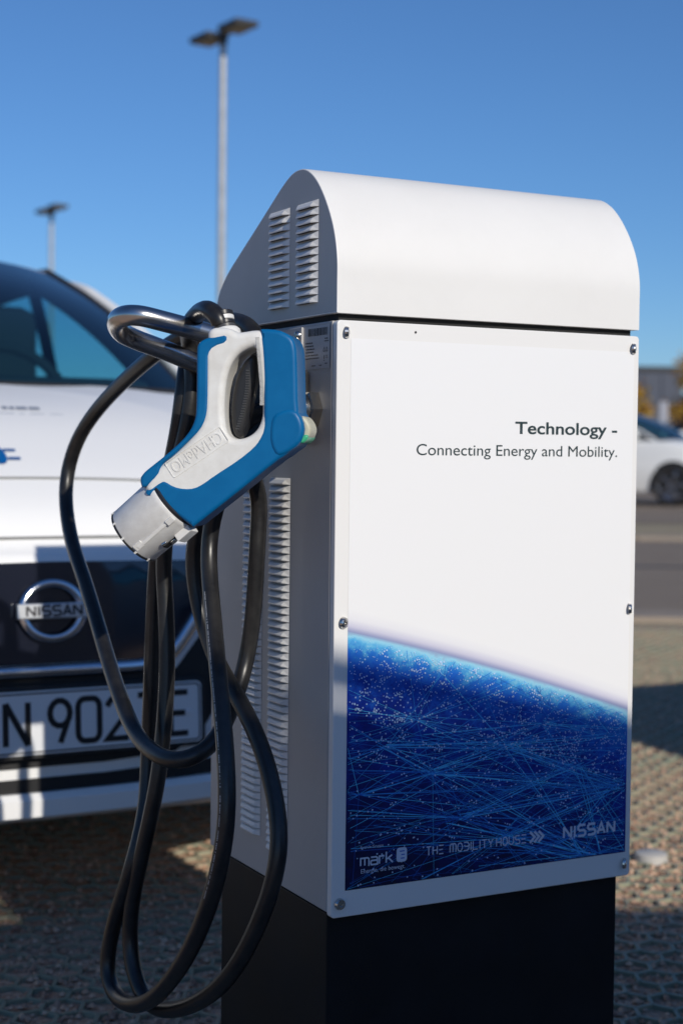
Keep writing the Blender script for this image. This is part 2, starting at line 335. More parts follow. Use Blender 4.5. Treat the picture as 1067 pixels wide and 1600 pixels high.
# ------------------------------------------------------------------ setting: ground, kerbs, road, verge
def sheet(name, x0, x1, y0, y1, z, material):
    return tag(pyd(name, [(x0, y0, z), (x1, y0, z), (x1, y1, z), (x0, y1, z)], [(0, 1, 2, 3)], material), kind='structure')
sheet('ground', -900, 900, -300, 1500, -0.004, M['verge'])
sheet('gravel_bed', -30, 40, -14, 7.75, 0.0, M['gravel'])
sheet('road', -120, 140, 8.45, 15.6, 0.004, M['asphalt'])
sheet('parking_lane', -120, 140, 19.5, 70, 0.004, M['asphalt'])
bm = bmesh.new()
for i in range(-14, 20):
    box(bm, i * 1.0 + 0.004, i * 1.0 + 0.996, 8.05, 8.40, -0.05, 0.030 + random.uniform(-.002, .002), bev=0.008)
tag(bmo('kerb', bm, M['kerb']), kind='structure')
bm = bmesh.new()
for i in range(-14, 20):
    box(bm, i * 1.0 + 0.004, i * 1.0 + 0.996, 15.62, 15.92, -0.05, 0.05 + random.uniform(-.002, .002), bev=0.008)
tag(bmo('far_kerb', bm, M['kerb']), kind='structure')
bm = bmesh.new(); box(bm, -20, 30, 11.9, 12.02, 0.004, 0.009); tag(bmo('road_strip', bm, M['dark_strip']), kind='structure')  # narrow dark strip running along the road
# honeycomb gravel grid (nobody could count the cells)
def honeycomb():
    w = 0.062; h = w / math.sqrt(3); V, Fc = [], []; t, z0, z1 = 0.0032, -0.002, 0.0075
    def wall(p, q):
        d = (q - p).normalized(); n = Vector((-d.y, d.x, 0)) * t; p2, q2 = p, q; b = len(V)
        for s, z in ((1, z0), (1, z1), (-1, z1), (-1, z0)):
            V.append(p2 + n * s + Vector((0, 0, z))); V.append(q2 + n * s + Vector((0, 0, z)))
        for k in range(3): Fc.append((b + 2 * k, b + 2 * k + 1, b + 2 * k + 3, b + 2 * k + 2))
    for j in range(int(5.75 / (1.5 * h))):
        y = 1.95 + j * 1.5 * h
        for i in range(int(9.0 / w)):
            x = -3.9 + i * w + (w / 2 if j % 2 else 0)
            if abs(x) > 0.42 * y + 1.6: continue
            dz = Vector((0, 0, random.uniform(-.001, .001)))
            c = [Vector((x, y, 0)) + Vector((h * math.cos(R_(90 + 60 * k)), h * math.sin(R_(90 + 60 * k)), 0)) + dz for k in range(4)]
            for k in range(3): wall(c[k], c[k + 1])
    return pyd('gravel_grid', V, Fc, M['grid'])
tag(honeycomb(), kind='stuff')
def pebbles():
    n = 52000
    y = 1.95 + 5.6 * rng.random(n) ** 1.35; x = (rng.random(n) * 2 - 1) * (0.26 * y + 0.7); s = 0.004 + 0.005 * rng.random(n) ** 2; a = rng.random(n) * 6.28
    base = np.array([(1, 0, 0), (0, 1, 0), (-1, 0, 0), (0, -1, 0), (0, 0, .75), (0, 0, -.5)], float)
    V = np.repeat(base[None], n, 0) * (1 + 0.35 * (rng.random((n, 6, 3)) - .5)); ca, sa = np.cos(a)[:, None], np.sin(a)[:, None]
    X = (V[:, :, 0] * ca - V[:, :, 1] * sa) * s[:, None] + x[:, None]; Y = (V[:, :, 0] * sa + V[:, :, 1] * ca) * s[:, None] + y[:, None]; Z = V[:, :, 2] * s[:, None] + (0.001 + 0.005 * rng.random(n))[:, None]
    V = np.stack([X, Y, Z], 2).reshape(-1, 3)
    f = np.array([(0, 1, 4), (1, 2, 4), (2, 3, 4), (3, 0, 4), (1, 0, 5), (2, 1, 5), (3, 2, 5), (0, 3, 5)]); Fc = (f[None] + 6 * np.arange(n)[:, None, None]).reshape(-1, 3)
    return pyd('gravel', V.tolist(), Fc.tolist(), M['pebble'])
tag(pebbles(), kind='stuff')
bm = bmesh.new(); lathe(bm, [(0, 0.020), (0.030, 0.0195), (0.034, 0.017), (0.036, 0.0)], 28)
mk = bmo('bay_marker', bm, M['marker'], smooth=40); mk.location = (0.676, 3.296, 0.002); tag(mk, 'small white round bay marker set in the sunlit gravel grid', 'bay marker')

# building, trees, sign far behind
bt = thing('warehouse', 'dark blue grey flat roofed hall far behind the parked white cars', 'building', (14.75, 82, 0), R_(-3))
bm = bmesh.new(); box(bm, -10, 3.2, 0, 26, 0, 5.3); bmo('wall', bm, M['cladding'], bt)
me = D.meshes.new('cladding_panel'); b2 = bmesh.new(); box(b2, -0.48, 0.48, -0.06, -0.005, 0.35, 5.1, bev=0.02); b2.to_mesh(me); b2.free(); me.materials.append(M['cladding'])
for i in range(13):
    o = D.objects.new('cladding_panel', me); col.objects.link(o); o.parent = bt; o.location = (-9.4 + i * 1.0, 0, 0)
bm = bmesh.new(); box(bm, -10.1, 3.3, -0.12, 26.1, 5.3, 5.55, bev=0.03); bmo('parapet', bm, M['lamp_dark'], bt)
bt2 = thing('office_building', 'pale grey rendered building at the right end of the dark hall', 'building', (18.35, 80, 0))
bm = bmesh.new(); box(bm, 0, 9, 0, 12, 0, 3.9); bmo('wall', bm, M['roller'], bt2)
for i in range(4):
    bm = bmesh.new(); box(bm, 0.8 + 2 * i, 2.0 + 2 * i, -0.05, -0.004, 1.0, 2.4); f = bmo('window', bm, M['lamp_dark'], bt2)
    bm = bmesh.new(); box(bm, 0.88 + 2 * i, 1.92 + 2 * i, -0.06, -0.053, 1.08, 2.32); bmo('pane', bm, M['car_black'], f)
bm = bmesh.new(); box(bm, -.1, 9.1, -0.1, 12.1, 3.9, 4.1); bmo('roof', bm, M['lamp_dark'], bt2)
def tree(x, y, h, r, label, seed):
    rg = np.random.default_rng(seed); t = thing('tree', label, 'tree', (x, y, 0), 0, 'young autumn trees before the hall')
    bm = bmesh.new(); tube(bm, catmull([(0, 0, 0), (.02, .01, h * .3), (-.02, .02, h * .6), (0, 0, h * .9)], 4), [0.06 - 0.045 * i / 12 for i in range(13)], 8)
    for k in range(7):
        a = k * 2.4; z = h * (.42 + .06 * k); tube(bm, [Vector((0, 0, z)), Vector((math.cos(a) * r * .4, math.sin(a) * r * .4, z + r * .3)), Vector((math.cos(a) * r * .75, math.sin(a) * r * .75, z + r * .55))], [.018, .012, .006], 5)
    bmo('trunk', bm, M['bark'], t)
    n = 2200; cl = rg.normal(size=(16, 3)) * np.array([r * .42, r * .42, h * .17]) + np.array([0, 0, h * .66]); c = cl[rg.integers(0, 16, n)] + rg.normal(size=(n, 3)) * r * .2
    V, Fc = [], []
    for p in c:
        u = rg.normal(size=3); u /= np.linalg.norm(u); w = np.cross(u, rg.normal(size=3)); w /= np.linalg.norm(w); s = .05 + .05 * rg.random(); b = len(V)
        V += [p - u * s, p + w * s * .6, p + u * s, p - w * s * .6]; Fc.append((b, b + 1, b + 2, b + 3))
    tag(pyd('crown', V, Fc, M['leaf'], t), kind='stuff')
tree(7.75, 45, 3.6, 0.75, 'yellow autumn tree half hidden behind the right edge of the charger', 3)
tree(12.75, 55, 5.3, 1.0, 'orange autumn tree at the right end of the dark hall', 5)
tree(10.6, 60, 4.6, 1.0, 'taller rusty autumn tree behind the charger before the dark hall', 9)
sg = thing('sign', 'small pale blank sign post behind the distant white car', 'sign', (8.3, 40, 0))
bm = bmesh.new(); tube(bm, [Vector((0, 0, 0)), Vector((0, 0, 2.1))], 0.03, 10); bmo('post', bm, M['galv'], sg)
bm = bmesh.new(); box(bm, -.11, .11, -.05, -.033, 1.72, 2.25, bev=.005); bmo('sign_panel', bm, M['sign'], sg)

# ------------------------------------------------------------------ lamp posts
def lamp_post(x, y, h, rz, label, first=None):
    t = thing('lamp_post', label, 'street lamp', (x, y, 0), rz, 'twin headed parking lamps')
    bm = bmesh.new(); lathe(bm, [(0.10, 0), (0.098, .4), (0.075, .5), (0.066, 3), (0.054, h)], 20); bmo('pole', bm, M['galv'], t, 40)
    bm = bmesh.new(); lathe(bm, [(0.065, h - .12), (0.065, h + .16), (0.0, h + .16)], 16); box(bm, -.42, .42, -.035, .035, h + .02, h + .09); bmo('bracket', bm, M['lamp_dark'], t, 40)
    for s in (-1, 1):
        bm = bmesh.new(); box(bm, .16, .74, -.20, .20, h + .03, h + .12, bev=.02); mm = Matrix.Rotation(0 if s > 0 else math.pi, 4, 'Z'); bm.transform(mm)
        hd = bmo('lamp_head', bm, M['lamp_dark'], t, 40)
        bm = bmesh.new(); box(bm, .24, .70, -.16, .16, h + .018, h + .0285, bev=.003); bm.transform(mm); bmo('diffuser', bm, M['led'], hd)
    return t
lamp_post(-1.90, 24, 7.22, R_(-56), 'tall grey lamp post with two dark flat heads above the charger')
lamp_post(-7.55, 40, 6.95, R_(-60), 'small distant lamp post with two dark heads above the car roof')

# ------------------------------------------------------------------ cars
def interp(x, pts):
    for (a, u), (b, v) in zip(pts, pts[1:]):
        if x <= b: return u + (v - u) * max(0, (x - a) / (b - a))
    return pts[-1][1]
class CarBody:
    """lower body from stacked plan outlines; x right, y back from the nose, z up"""
    def __init__(s, hw, ln, n=5.0, dz=0.0, van=False):
        s.hw, s.hl, s.n, s.dz, s.van = hw, ln / 2, n, dz, van
        s.rings = [(.20, .12, .09), (.212, .05, .025), (.27, .03, .0), (.40, .01, .004), (.52, .0, .008), (.62, .0, .014), (.68, .004, .024), (None, .015, .052), (None, .05, .10), (None, .18, .26), (None, .45, .52), (None, hw, .95)]
        s.dzs = [0, 0, 0, 0, 0, 0, 0, -.04, 0, .014, .034, .045]
        b = .14 if van else 0
        s.shoulder = [(0, .715 + b), (.1, .772 + b), (.3, .872 + b), (.6, .955 + b), (.95, .998 + b), (1.6, 1.0 + b), (3, 1.01 + b), (ln, 1.03 + b)]
    def plan(s, th):
        c, q = math.cos(th), math.sin(th); f = lambda v: math.copysign(abs(v) ** (2 / s.n), v)
        return f(c) * s.hw, s.hl - f(q) * s.hl
    def pt(s, th, k):
        x, y = s.plan(th); z, dx, dy = s.rings[k]
        X = x * (1 - dx / s.hw); Y = s.hl + (y - s.hl) * (1 - dy / s.hl)
        if z is None: z = interp(Y, s.shoulder) + s.dzs[k]
        elif s.van: z = z + max(0, z - .4) * .25
        return Vector((X, Y, z))
    def mesh(s, name, material, parent):
        n = 144; ths = []
        for i in range(n):
            th = 2 * math.pi * i / n; ths.append(th)
        cols = []
        for th in ths:
            cp = [s.pt(th, k) for k in range(len(s.rings))]; cols.append(catmull(cp, 4))
        V = [v for c in cols for v in c]; m_ = len(cols[0]); Fc = []
        for i in range(n):
            j = (i + 1) % n
            for k in range(m_ - 1): Fc.append((i * m_ + k, i * m_ + k + 1, j * m_ + k + 1, j * m_ + k))
        Fc.append(tuple(i * m_ for i in range(n)))
        return pyd(name, V, Fc, material, parent, smooth=True)
    def front(s, x, z):
        """y of the nose surface at (x, z)"""
        if not hasattr(s, 'tab'):
            P = catmull([s.pt(math.pi / 2, k) for k in range(1, len(s.rings) - 1)], 10); s.tab = [(p.z, p.y) for p in P]
        dy = interp(z, s.tab)
        u = min(abs(x) / s.hw, .999)
        return s.hl - (1 - u ** s.n) ** (1 / s.n) * s.hl * (1 - dy / s.hl) if True else 0
def patch(cb, outline, lift, name, material, parent, res=0.03, thick=0.012):
    """a panel of the given front outline (x, z) laid on the nose surface"""
    bm = bmesh.new(); vs = [bm.verts.new((x, z, 0)) for x, z in outline]; f = bm.faces.new(vs)
    bmesh.ops.triangulate(bm, faces=[f])
    for _ in range(4):
        ed = [e for e in bm.edges if e.calc_length() > res * 2.2]
        if not ed: break
        bmesh.ops.subdivide_edges(bm, edges=ed, cuts=1); bmesh.ops.triangulate(bm, faces=[q for q in bm.faces if len(q.verts) > 3])
    for v in bm.verts: x, z = v.co.x, v.co.y; v.co = Vector((x, cb.front(x, z) - lift, z))
    r = bmesh.ops.extrude_face_region(bm, geom=bm.faces[:])
    for v in [g for g in r['geom'] if isinstance(g, bmesh.types.BMVert)]: v.co.y += thick
    return bmo(name, bm, material, parent, 35)
def grid_obj(name, P, material, parent, thick=0.0, smooth=True):
    V = [p for row in P for p in row]; n = len(P[0]); Fc = [(i * n + j, i * n + j + 1, (i + 1) * n + j + 1, (i + 1) * n + j) for i in range(len(P) - 1) for j in range(n - 1)]
    return pyd(name, V, Fc, material, parent, smooth=smooth)
def poly_strip(name, A, B, material, parent, smooth=True): return grid_obj(name, [A, B], material, parent, smooth=smooth)

def build_car(name, label, cat, group, van=False, detail=True):
    t = thing(name, label, cat, group=group)
    hw, ln = (.88, 4.56) if van else (.895, 4.46)
    cb = CarBody(hw, ln, 5.0, van=van); bo = cb.mesh('body', M['car'], t)
    S = lambda z: z + max(0, z - .4) * .25 if van else z
    # greenhouse rings: belt and roof outlines
    if van: yb0, yb1, yt0, yt1, zt, xb, xt, zb = .95, 4.46, 1.75, 4.30, 1.80, .74, .64, 1.11
    else: yb0, yb1, yt0, yt1, zt, xb, xt, zb = .93, 4.28, 1.93, 3.72, 1.475, .755, .655, 1.02
    def wind(u, v):                                   # windscreen: u -1..1 across, v 0..1 up
        x = u * ((xb - .01) * (1 - v) + xt * v) ; y = (yb0 * (1 - v) + yt0 * v) + (.20 * (1 - v) + .10 * v) * abs(u) ** 2.4; z = (zb + .0) * (1 - v) + (zt - .02) * v + .05 * math.sin(math.pi * v) * (1 - .4 * u * u) - .045 * v * abs(u) ** 3
        return Vector((x, y, z))
    us = [-1 + 2 * i / 24 for i in range(25)]
    grid_obj('windscreen', [[wind(u, v / 14) for u in us] for v in range(15)], M['windscreen'], t)
    edge = lambda s: [wind(s, v / 14) for v in range(15)]
    def sidep(s, v, y):                               # side glass plane
        k = min(max((v - zb) / (zt - zb), 0), 1.1); return Vector((s * (xb + .03 + (xt - xb) * k ** 1.3), y, v))
    # roof
    rows = []
    for i in range(13):
        q = i / 12; y = yt0 + (yt1 - yt0) * q; w_ = xt + .035 - .03 * q; zz = zt - .016 + (.014 if not van else .05) * math.sin(math.pi * (.12 + .6 * q)) - (.06 * q * q if not van else 0)
        rows.append([Vector((u * w_, y + (.10 * abs(u) ** 2.4 if i == 0 else 0) * 1.0, zz - .05 * abs(u) ** 3)) for u in us])
    rows[0] = [wind(u, 1.0) for u in us]; rows[1] = [(a + b) / 2 + Vector((0, 0, .002)) for a, b in zip(rows[0], rows[2] if False else [Vector((p.x, p.y, p.z)) for p in rows[1]])]
    grid_obj('headliner', [[p + Vector((-p.x * .03, 0, -.03)) for p in q] for q in rows], M['seat'], t)
    grid_obj('roof', rows, M['car'], t)
    zr = rows[-1][12].z
    back = []
    for i in range(9):
        q = i / 8; back.append([Vector((u * ((xt + .005) * (1 - q) + (xb - .02) * q), yt1 + (yb1 - yt1) * (q ** .9) - .12 * abs(u) ** 3 * q, (zr - .05 * abs(u) ** 3) * (1 - q) + zb * q + .06 * math.sin(math.pi * q))) for u in us])
    grid_obj('rear_window', back, M['car_black'], t)
    for s in (-1, 1):
        A = [wind(s, v / 14) for v in range(15)]
        # white pillar running from the wing up over the door tops to the tail
        top = [Vector((s * (xt + .025), yt0 + .1 + (yt1 - yt0) * q / 10, rows[min(12, int(q * 1.2))][0].z)) for q in range(11)]
        pl = A[:-2] + top[1:] + [Vector((s * (xb - .02), yb1 - .1, zb))]
        b_ = bmesh.new(); tube(b_, smooth_path(catmull([p + Vector((s * .018, 0.012, 0)) for p in pl], 3), 6), .018, 8); bmo('pillar', b_, M['car'], t, 60)
        b_ = bmesh.new(); tube(b_, [p + Vector((-s * .040, .05, -.012)) for p in A], .046, 10); bmo('pillar_trim', b_, M['car_plastic'], t, 60)
        # side windows
        def sw(y0, y1, y2, y3, nm):
            zt_ = zt - .075; zb_ = zb + .02
            P = [[sidep(s, zb_ + (zt_ - zb_) * v / 6, (y0 + (y1 - y0) * v / 6) * (1 - u / 4) + (y2 + (y3 - y2) * v / 6) * u / 4) for u in range(5)] for v in range(7)]
            return grid_obj(nm, P, M['car'] if van and y0 > 2 else M['side_glass'], t)
        if van: sw(1.35, 1.95, 2.45, 2.45, 'front_side_window'); sw(2.60, 2.60, 3.4, 3.4, 'side_panel'); bp = [(2.45, 2.60), (3.4, 4.35)]
        else: sw(1.36, 2.16, 2.42, 2.42, 'front_side_window'); sw(2.56, 2.56, 3.55, 3.35, 'rear_side_window'); bp = [(2.42, 2.56), (3.5, 4.15)]
        for y0, y1 in bp:
            b_ = bmesh.new(); P = [[sidep(s, zb + (zt - .06 - zb) * v / 6, y0 + (y1 - y0) * u / 3 - (.42 * v / 6 * (u / 3) if y1 > 4 and not van else 0)) for u in range(4)] for v in range(7)]
            grid_obj('door_pillar', P, M['car_plastic'], t)
        # mirror
        b_ = bmesh.new(); lathe(b_, [(0, -.11), (.055, -.10), (.085, -.03), (.085, .05), (.05, .11), (0, .115)], 14, axis_mx((s * (xb + .24), 1.44 if not van else 1.4, zb + .09), (s, .15, 0))); box(b_, min(s * (xb + .03), s * (xb + .2)), max(s * (xb + .03), s * (xb + .2)), 1.42, 1.50, zb + .01, zb + .06); bmo('wing_mirror', b_, M['car'], t, 60)
        # headlight, wheels
        hl = [(s * x, S(z)) for x, z in [(.42, .655), (.55, .70), (.70, .745), (.80, .775), (.835, .745), (.80, .70), (.70, .665), (.55, .63)]]
        patch(cb, hl[::s], .006, 'headlight', M['lens'], t)
        for yy in (.80, 3.52 if not van else 3.55):
            b_ = bmesh.new(); lathe(b_, [(.14, -.09), (.29, -.10), (.325, -.07), (.33, 0), (.325, .07), (.30, .092), (.255, .085), (.24, .06)], 40, axis_mx((s * (hw - .066), yy, .33), (s, 0, 0))); w_ = bmo('wheel', b_, M['tyre'], t, 40)
            b_ = bmesh.new(); mx = axis_mx((s * (hw - .066), yy, .33), (s, 0, 0)); lathe(b_, [(.0, .072), (.05, .075), (.06, .05), (.2, .045), (.238, .07), (.245, .062)], 40, mx)
            for k in range(5):
                r_ = Matrix.Rotation(k * 2 * math.pi / 5, 4, 'Z'); box(b_, .03, .235, -.03, .03, .05, .078, mx=mx @ r_, bev=.006)
            bmo('rim', b_, M['rim'], w_, 40)
            b_ = bmesh.new(); c_ = [(s * (hw - .006), yy + .375 * math.cos(R_(a)), .33 + .375 * math.sin(R_(a))) for a in range(-18, 199, 9)]
            vv = [b_.verts.new(p) for p in c_]; v2 = [b_.verts.new((p[0] - s * .05, p[1], p[2])) for p in c_]; b_.faces.new(vv); 
            for i in range(len(vv) - 1): b_.faces.new((vv[i], vv[i + 1], v2[i + 1], v2[i]))
            bmo('wheel_arch', b_, M['car_plastic'], t)
    # nose
    gr = [(-.30, .495), (.215, .495), (.255, .545), (.30, .62), (.34, .668), (.30, .673), (0, .676), (-.30, .673), (-.34, .668), (-.30, .62), (-.255, .545), (-.215, .495)]
    gr = [(x, S(z)) for x, z in gr[1:]]
    patch(cb, gr, .004, 'grille', M['car_black'], t)
    def band(pts, r, nm, m_, flat=1.0):
        P = catmull([Vector((x, cb.front(x, S(z)) - .006, S(z))) for x, z in pts], 5); b_ = bmesh.new(); tube(b_, P, r, 10); return bmo(nm, b_, m_, t, 60)
    band([(-.345, .672), (-.31, .62), (-.27, .555), (-.225, .500), (-.18, .484), (-.08, .482), (.0, .482), (.08, .482), (.18, .484), (.225, .500), (.27, .555), (.31, .62), (.345, .672)], .0125, 'chrome_trim', M['chrome'])
    mouth = [(-.24, .474), (.24, .474), (.29, .535), (.335, .56), (.35, .50), (.335, .42), (.29, .355), (.235, .320), (.10, .312), (-.10, .312), (-.235, .320), (-.29, .355), (-.335, .42), (-.35, .50), (-.335, .56), (-.29, .535)]
    patch(cb, [(x, S(z)) for x, z in mouth], .004, 'lower_grille', M['car_plastic'], t)
    patch(cb, [(x, S(z)) for x, z in [(-.44, .306), (-.1, .292), (.1, .292), (.44, .306), (.46, .280), (.1, .264), (-.1, .264), (-.46, .280)]], .004, 'air_slot', M['car_plastic'], t)
    # splitter lip
    b_ = bmesh.new(); P = [Vector((x / 10, cb.front(x / 10, .24) - .022, .245 + .03 * (abs(x) / 8) ** 2)) for x in range(-8, 9)]; V = []; 
    for p in P: V += [p + Vector((0, 0, .022)), p + Vector((0, -.012, .012)), p + Vector((0, -.010, -.018)), p + Vector((0, .05, -.020)), p + Vector((0, .05, .022))]
    Fc = [(5 * i + k, 5 * i + (k + 1) % 5, 5 * i + 5 + (k + 1) % 5, 5 * i + 5 + k) for i in range(16) for k in range(5)]
    pyd('front_lip', V, Fc, M['car'], t); b_.free()
    # panel seams
    for z0, z1 in ((.822, .795), (.7165, .711)) if not van else ():
        P = [Vector((x / 20, cb.front(x / 20, z0 + (z1 - z0) * (abs(x) / 12) ** 2) - .0, z0 + (z1 - z0) * (abs(x) / 12) ** 2)) for x in range(-12, 13)]
        b_ = bmesh.new(); tube(b_, P, .0035, 6); bmo('bonnet_seam', b_, M['seam'], t)
    # number plate
    if detail:
        px0, px1, pz0, pz1 = -.244, .277, S(.340), S(.452); py = cb.front(0, S(.40)) - .034; rot = Matrix.Translation((.0165, py, pz0)) @ Matrix.Rotation(R_(-4), 4, 'X')
        me = outline_mesh([rrect(-.2605, 0, .2605, .112, .010)], .0015, .0006, 1); me.transform(rot @ FRONT); npl = link('number_plate', me, M['plate'], t)
        me = outline_mesh([rrect(-.27, -.008, .27, .12, .014)], .006, .002, 2); me.transform(rot @ Matrix.Translation((0, .0095, 0)) @ FRONT); link('plate_holder', me, M['car_plastic'], t)
        fr = rot @ Matrix.Translation((0, -.0022, 0)) @ FRONT
        for s_, x_ in (('S', -.166), ('N', -.108), ('9', -.030), ('0', .023), ('2', .0775), ('7', .136), ('E', .199)):
            q, _ = write(s_, x_, .0175, .040 if s_ != 'E' else .034, .075, 0, .011)
            stroke_obj('plate_character', q, .0106, fr, M['plate_ink'], npl)
        stroke_obj('plate_border', [rrect(-.256, .0045, .256, .1075, .008) + [rrect(-.256, .0045, .256, .1075, .008)[0]]], .0028, fr, M['plate_ink'], npl)
        me = D.meshes.new('euro_band'); me.from_pydata([(-.254, .006, 0), (-.214, .006, 0), (-.214, .106, 0), (-.254, .106, 0)], [], [(0, 1, 2, 3)]); me.transform(rot @ Matrix.Translation((0, -.002, 0)) @ FRONT); link('euro_band', me, M['plate_blue'], npl)
        for x_ in (-.225, .235):
            b_ = bmesh.new(); lathe(b_, [(0, .003), (.006, .002), (.007, 0)], 12, rot @ FRONT @ Matrix.Translation((x_, .055, .001))); bmo('plate_screw', b_, M['plate'], npl, 40)
        # badge
        zc = S(.590); yc = cb.front(0, zc) - .012; em = Matrix.Translation((0, yc, zc)) @ Matrix.Rotation(R_(-6), 4, 'X') @ FRONT
        b_ = bmesh.new(); n = 48; R0, R1 = .0630, .0465; V = []
        for i in range(n):
            c, s = math.cos(2 * math.pi * i / n), math.sin(2 * math.pi * i / n)
            V += [(R0 * c, R0 * .90 * s, 0), (R0 * .985 * c, R0 * .885 * s, .008), ((R1 + .003) * c, (R1 + .003) * .9 * s, .010), (R1 * c, R1 * .9 * s, .002)]
        Fc = [(4 * i + k, 4 * ((i + 1) % n) + k, 4 * ((i + 1) % n) + k + 1, 4 * i + k + 1) for i in range(n) for k in range(3)]
        me = D.meshes.new('badge'); me.from_pydata(V, [], Fc); me.transform(em); me.polygons.foreach_set('use_smooth', [True] * len(me.polygons)); bd = link('badge', me, M['chrome'], t)
        me = outline_mesh([rrect(-.0665, -.0135, .0665, .0135, .002)], .006, .002, 2); me.transform(em @ Matrix.Translation((0, 0, .008))); link('badge_bar', me, M['plate_bar'], bd)
        q, xe = write('NISSAN', -.0545, -.0085, .0145, .017, .0046, .004, {'I': .3}); sh = -(xe + -.0545) / 2
        stroke_obj('badge_lettering', [[(x + sh, y) for x, y in P] for P in q], .0042, em @ Matrix.Translation((0, 0, .0143)), M['ink'], bd)
        # stickers on the bonnet: blue plug symbol, two lines of small blurred lettering
        def bon(x, z): return Vector((x, cb.front(x, z) - .004, z))
        for nm, pr, m_ in (('plug_sticker', [rrect(-.24, .850, -.014, .884, .014), rrect(-.013, .8735, .010, .8775, .001), rrect(-.013, .8580, .011, .8620, .001)], M['sticker']),):
            for k, lp in enumerate(pr): patch(cb, lp, .008 + .0005 * k, nm, m_, bo, res=.05, thick=.001)
        k = 0
        for x0, x1, z in ((-.20, .149, .9625), (-.20, .166, .9475)):
            x = x0
            while x < x1 - .012:
                w_ = random.choice((.010, .016, .022, .03)); w_ = min(w_, x1 - x)
                patch(cb, [(x, z - .0028), (x + w_, z - .0028), (x + w_, z + .0028), (x, z + .0028)], .012, 'bonnet_lettering', M['sticker_grey'], bo, res=.05, thick=.001); x += w_ + random.choice((.005, .012)); k += 1
    # wipers / cowl
    b_ = bmesh.new(); P = [wind(u, .01) + Vector((0, -.015, -.002)) for u in us]; tube(b_, P, .013, 8); bmo('cowl', b_, M['car_plastic'], t, 60)
    # interior
    b_ = bmesh.new(); box(b_, -.66, .66, yb0 + .30, yb0 + .62, zb - .12, zb + .045, bev=.03); bmo('dashboard', b_, M['seat'], t, 40)
    for sx in (-.36, .36):
        b_ = bmesh.new(); y0 = yb0 + 1.15
        box(b_, sx - .24, sx + .24, y0 - .02, y0 + .14, .75 if not van else .9, zb + .30, bev=.05); box(b_, sx - .12, sx + .12, y0 + .03, y0 + .13, zb + .30, zb + .44, bev=.04); bmo('front_seat', b_, M['seat'], t, 40)
    b_ = bmesh.new(); tube(b_, [Vector((.36, yb0 + .68, zb - .02)) + Matrix.Rotation(R_(-25), 3, 'X') @ Vector((.185 * math.cos(a * math.pi / 12), 0, .185 * math.sin(a * math.pi / 12))) for a in range(25)], .016, 8); bmo('steering_wheel', b_, M['seat'], t, 60)
    b_ = bmesh.new(); box(b_, -.62, .62, yb0 + 2.05, yb0 + 2.2, zb - .2, zb + .22, bev=.05); bmo('rear_seat', b_, M['seat'], t, 40)
    b_ = bmesh.new(); lathe(b_, [(0, -.1), (.025, -.09), (.03, 0), (.025, .09), (0, .1)], 10, axis_mx(wind(0, .88) + Vector((0, .07, -.03)), (1, 0, 0))); bmo('rear_mirror', b_, M['seat'], t, 50)
    return t
def copy_tree(o, parent=None):
    c = o.copy(); col.objects.link(c)
    if parent: c.parent = parent
    for ch in list(o.children): copy_tree(ch, c)
    return c
CG = 'white electric hatchbacks on the car park'
car = build_car('parked_car', 'white electric hatchback with dark grille parked nose in behind the charger', 'car', CG)
car.location = W(.13, 1.33); car.rotation_euler = (0, 0, YAW)
for (x, y, rz, lb) in ((6.85, 26.3, R_(55), 'distant white hatchback beyond the road right of the charger, facing right'),
                       (3.80, 24.6, R_(30), 'distant white car mostly hidden by the charger, only its nose edge showing'),
                       ):
    c = copy_tree(car); c.location = (x, y, 0); c.rotation_euler = (0, 0, rz); c['label'] = lb; c.scale = (1.1, 1.1, 1.1)
c = copy_tree(car); p = W(3.10, -3.45); c.location = p; c.rotation_euler = (0, 0, YAW); c['label'] = 'white hatchback in the next bay on the right, its shadow lying on the gravel'
van = build_car('parked_van', 'white van parked on the sunny side, shading the foot of the charger', 'van', None, van=True, detail=False)
th = math.atan2(.9998, -.018); van.rotation_euler = (0, 0, th); van.scale = (1.2, 1.2, 1.2)
pt = W(-.10, -2.95); rot = Matrix.Rotation(th, 3, 'Z') @ Vector((.64 * 1.2, 4.25 * 1.2, 0)); van.location = (pt.x - rot.x, pt.y - rot.y, 0)

# ------------------------------------------------------------------ the charging station
WD, DP, ZT, ZB = 0.3689, 0.3031, 1.0077, 0.4201
st = thing('charging_station', 'white charging cabinet with curved lid, louvred side and globe print on black foot', 'charging station', (CX * K, CY * K, EYE.z * (1 - K)), YAW); st.scale = (K, K, K)
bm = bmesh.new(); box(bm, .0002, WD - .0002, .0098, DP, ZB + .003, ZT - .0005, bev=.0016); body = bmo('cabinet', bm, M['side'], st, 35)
bm = bmesh.new(); box(bm, .0022, .3605, .0115, .2735, -EYE.z * (1 - K) / K, ZB + .001, bev=.002); bmo('foot', bm, M['black_base'], st, 35)
bm = bmesh.new(); box(bm, .006, WD - .006, .008, DP - .006, ZT - .002, ZT + .010); bmo('lid_gap_fill', bm, M['dark_gap'], st)  # near-black box filling the gap below the lid
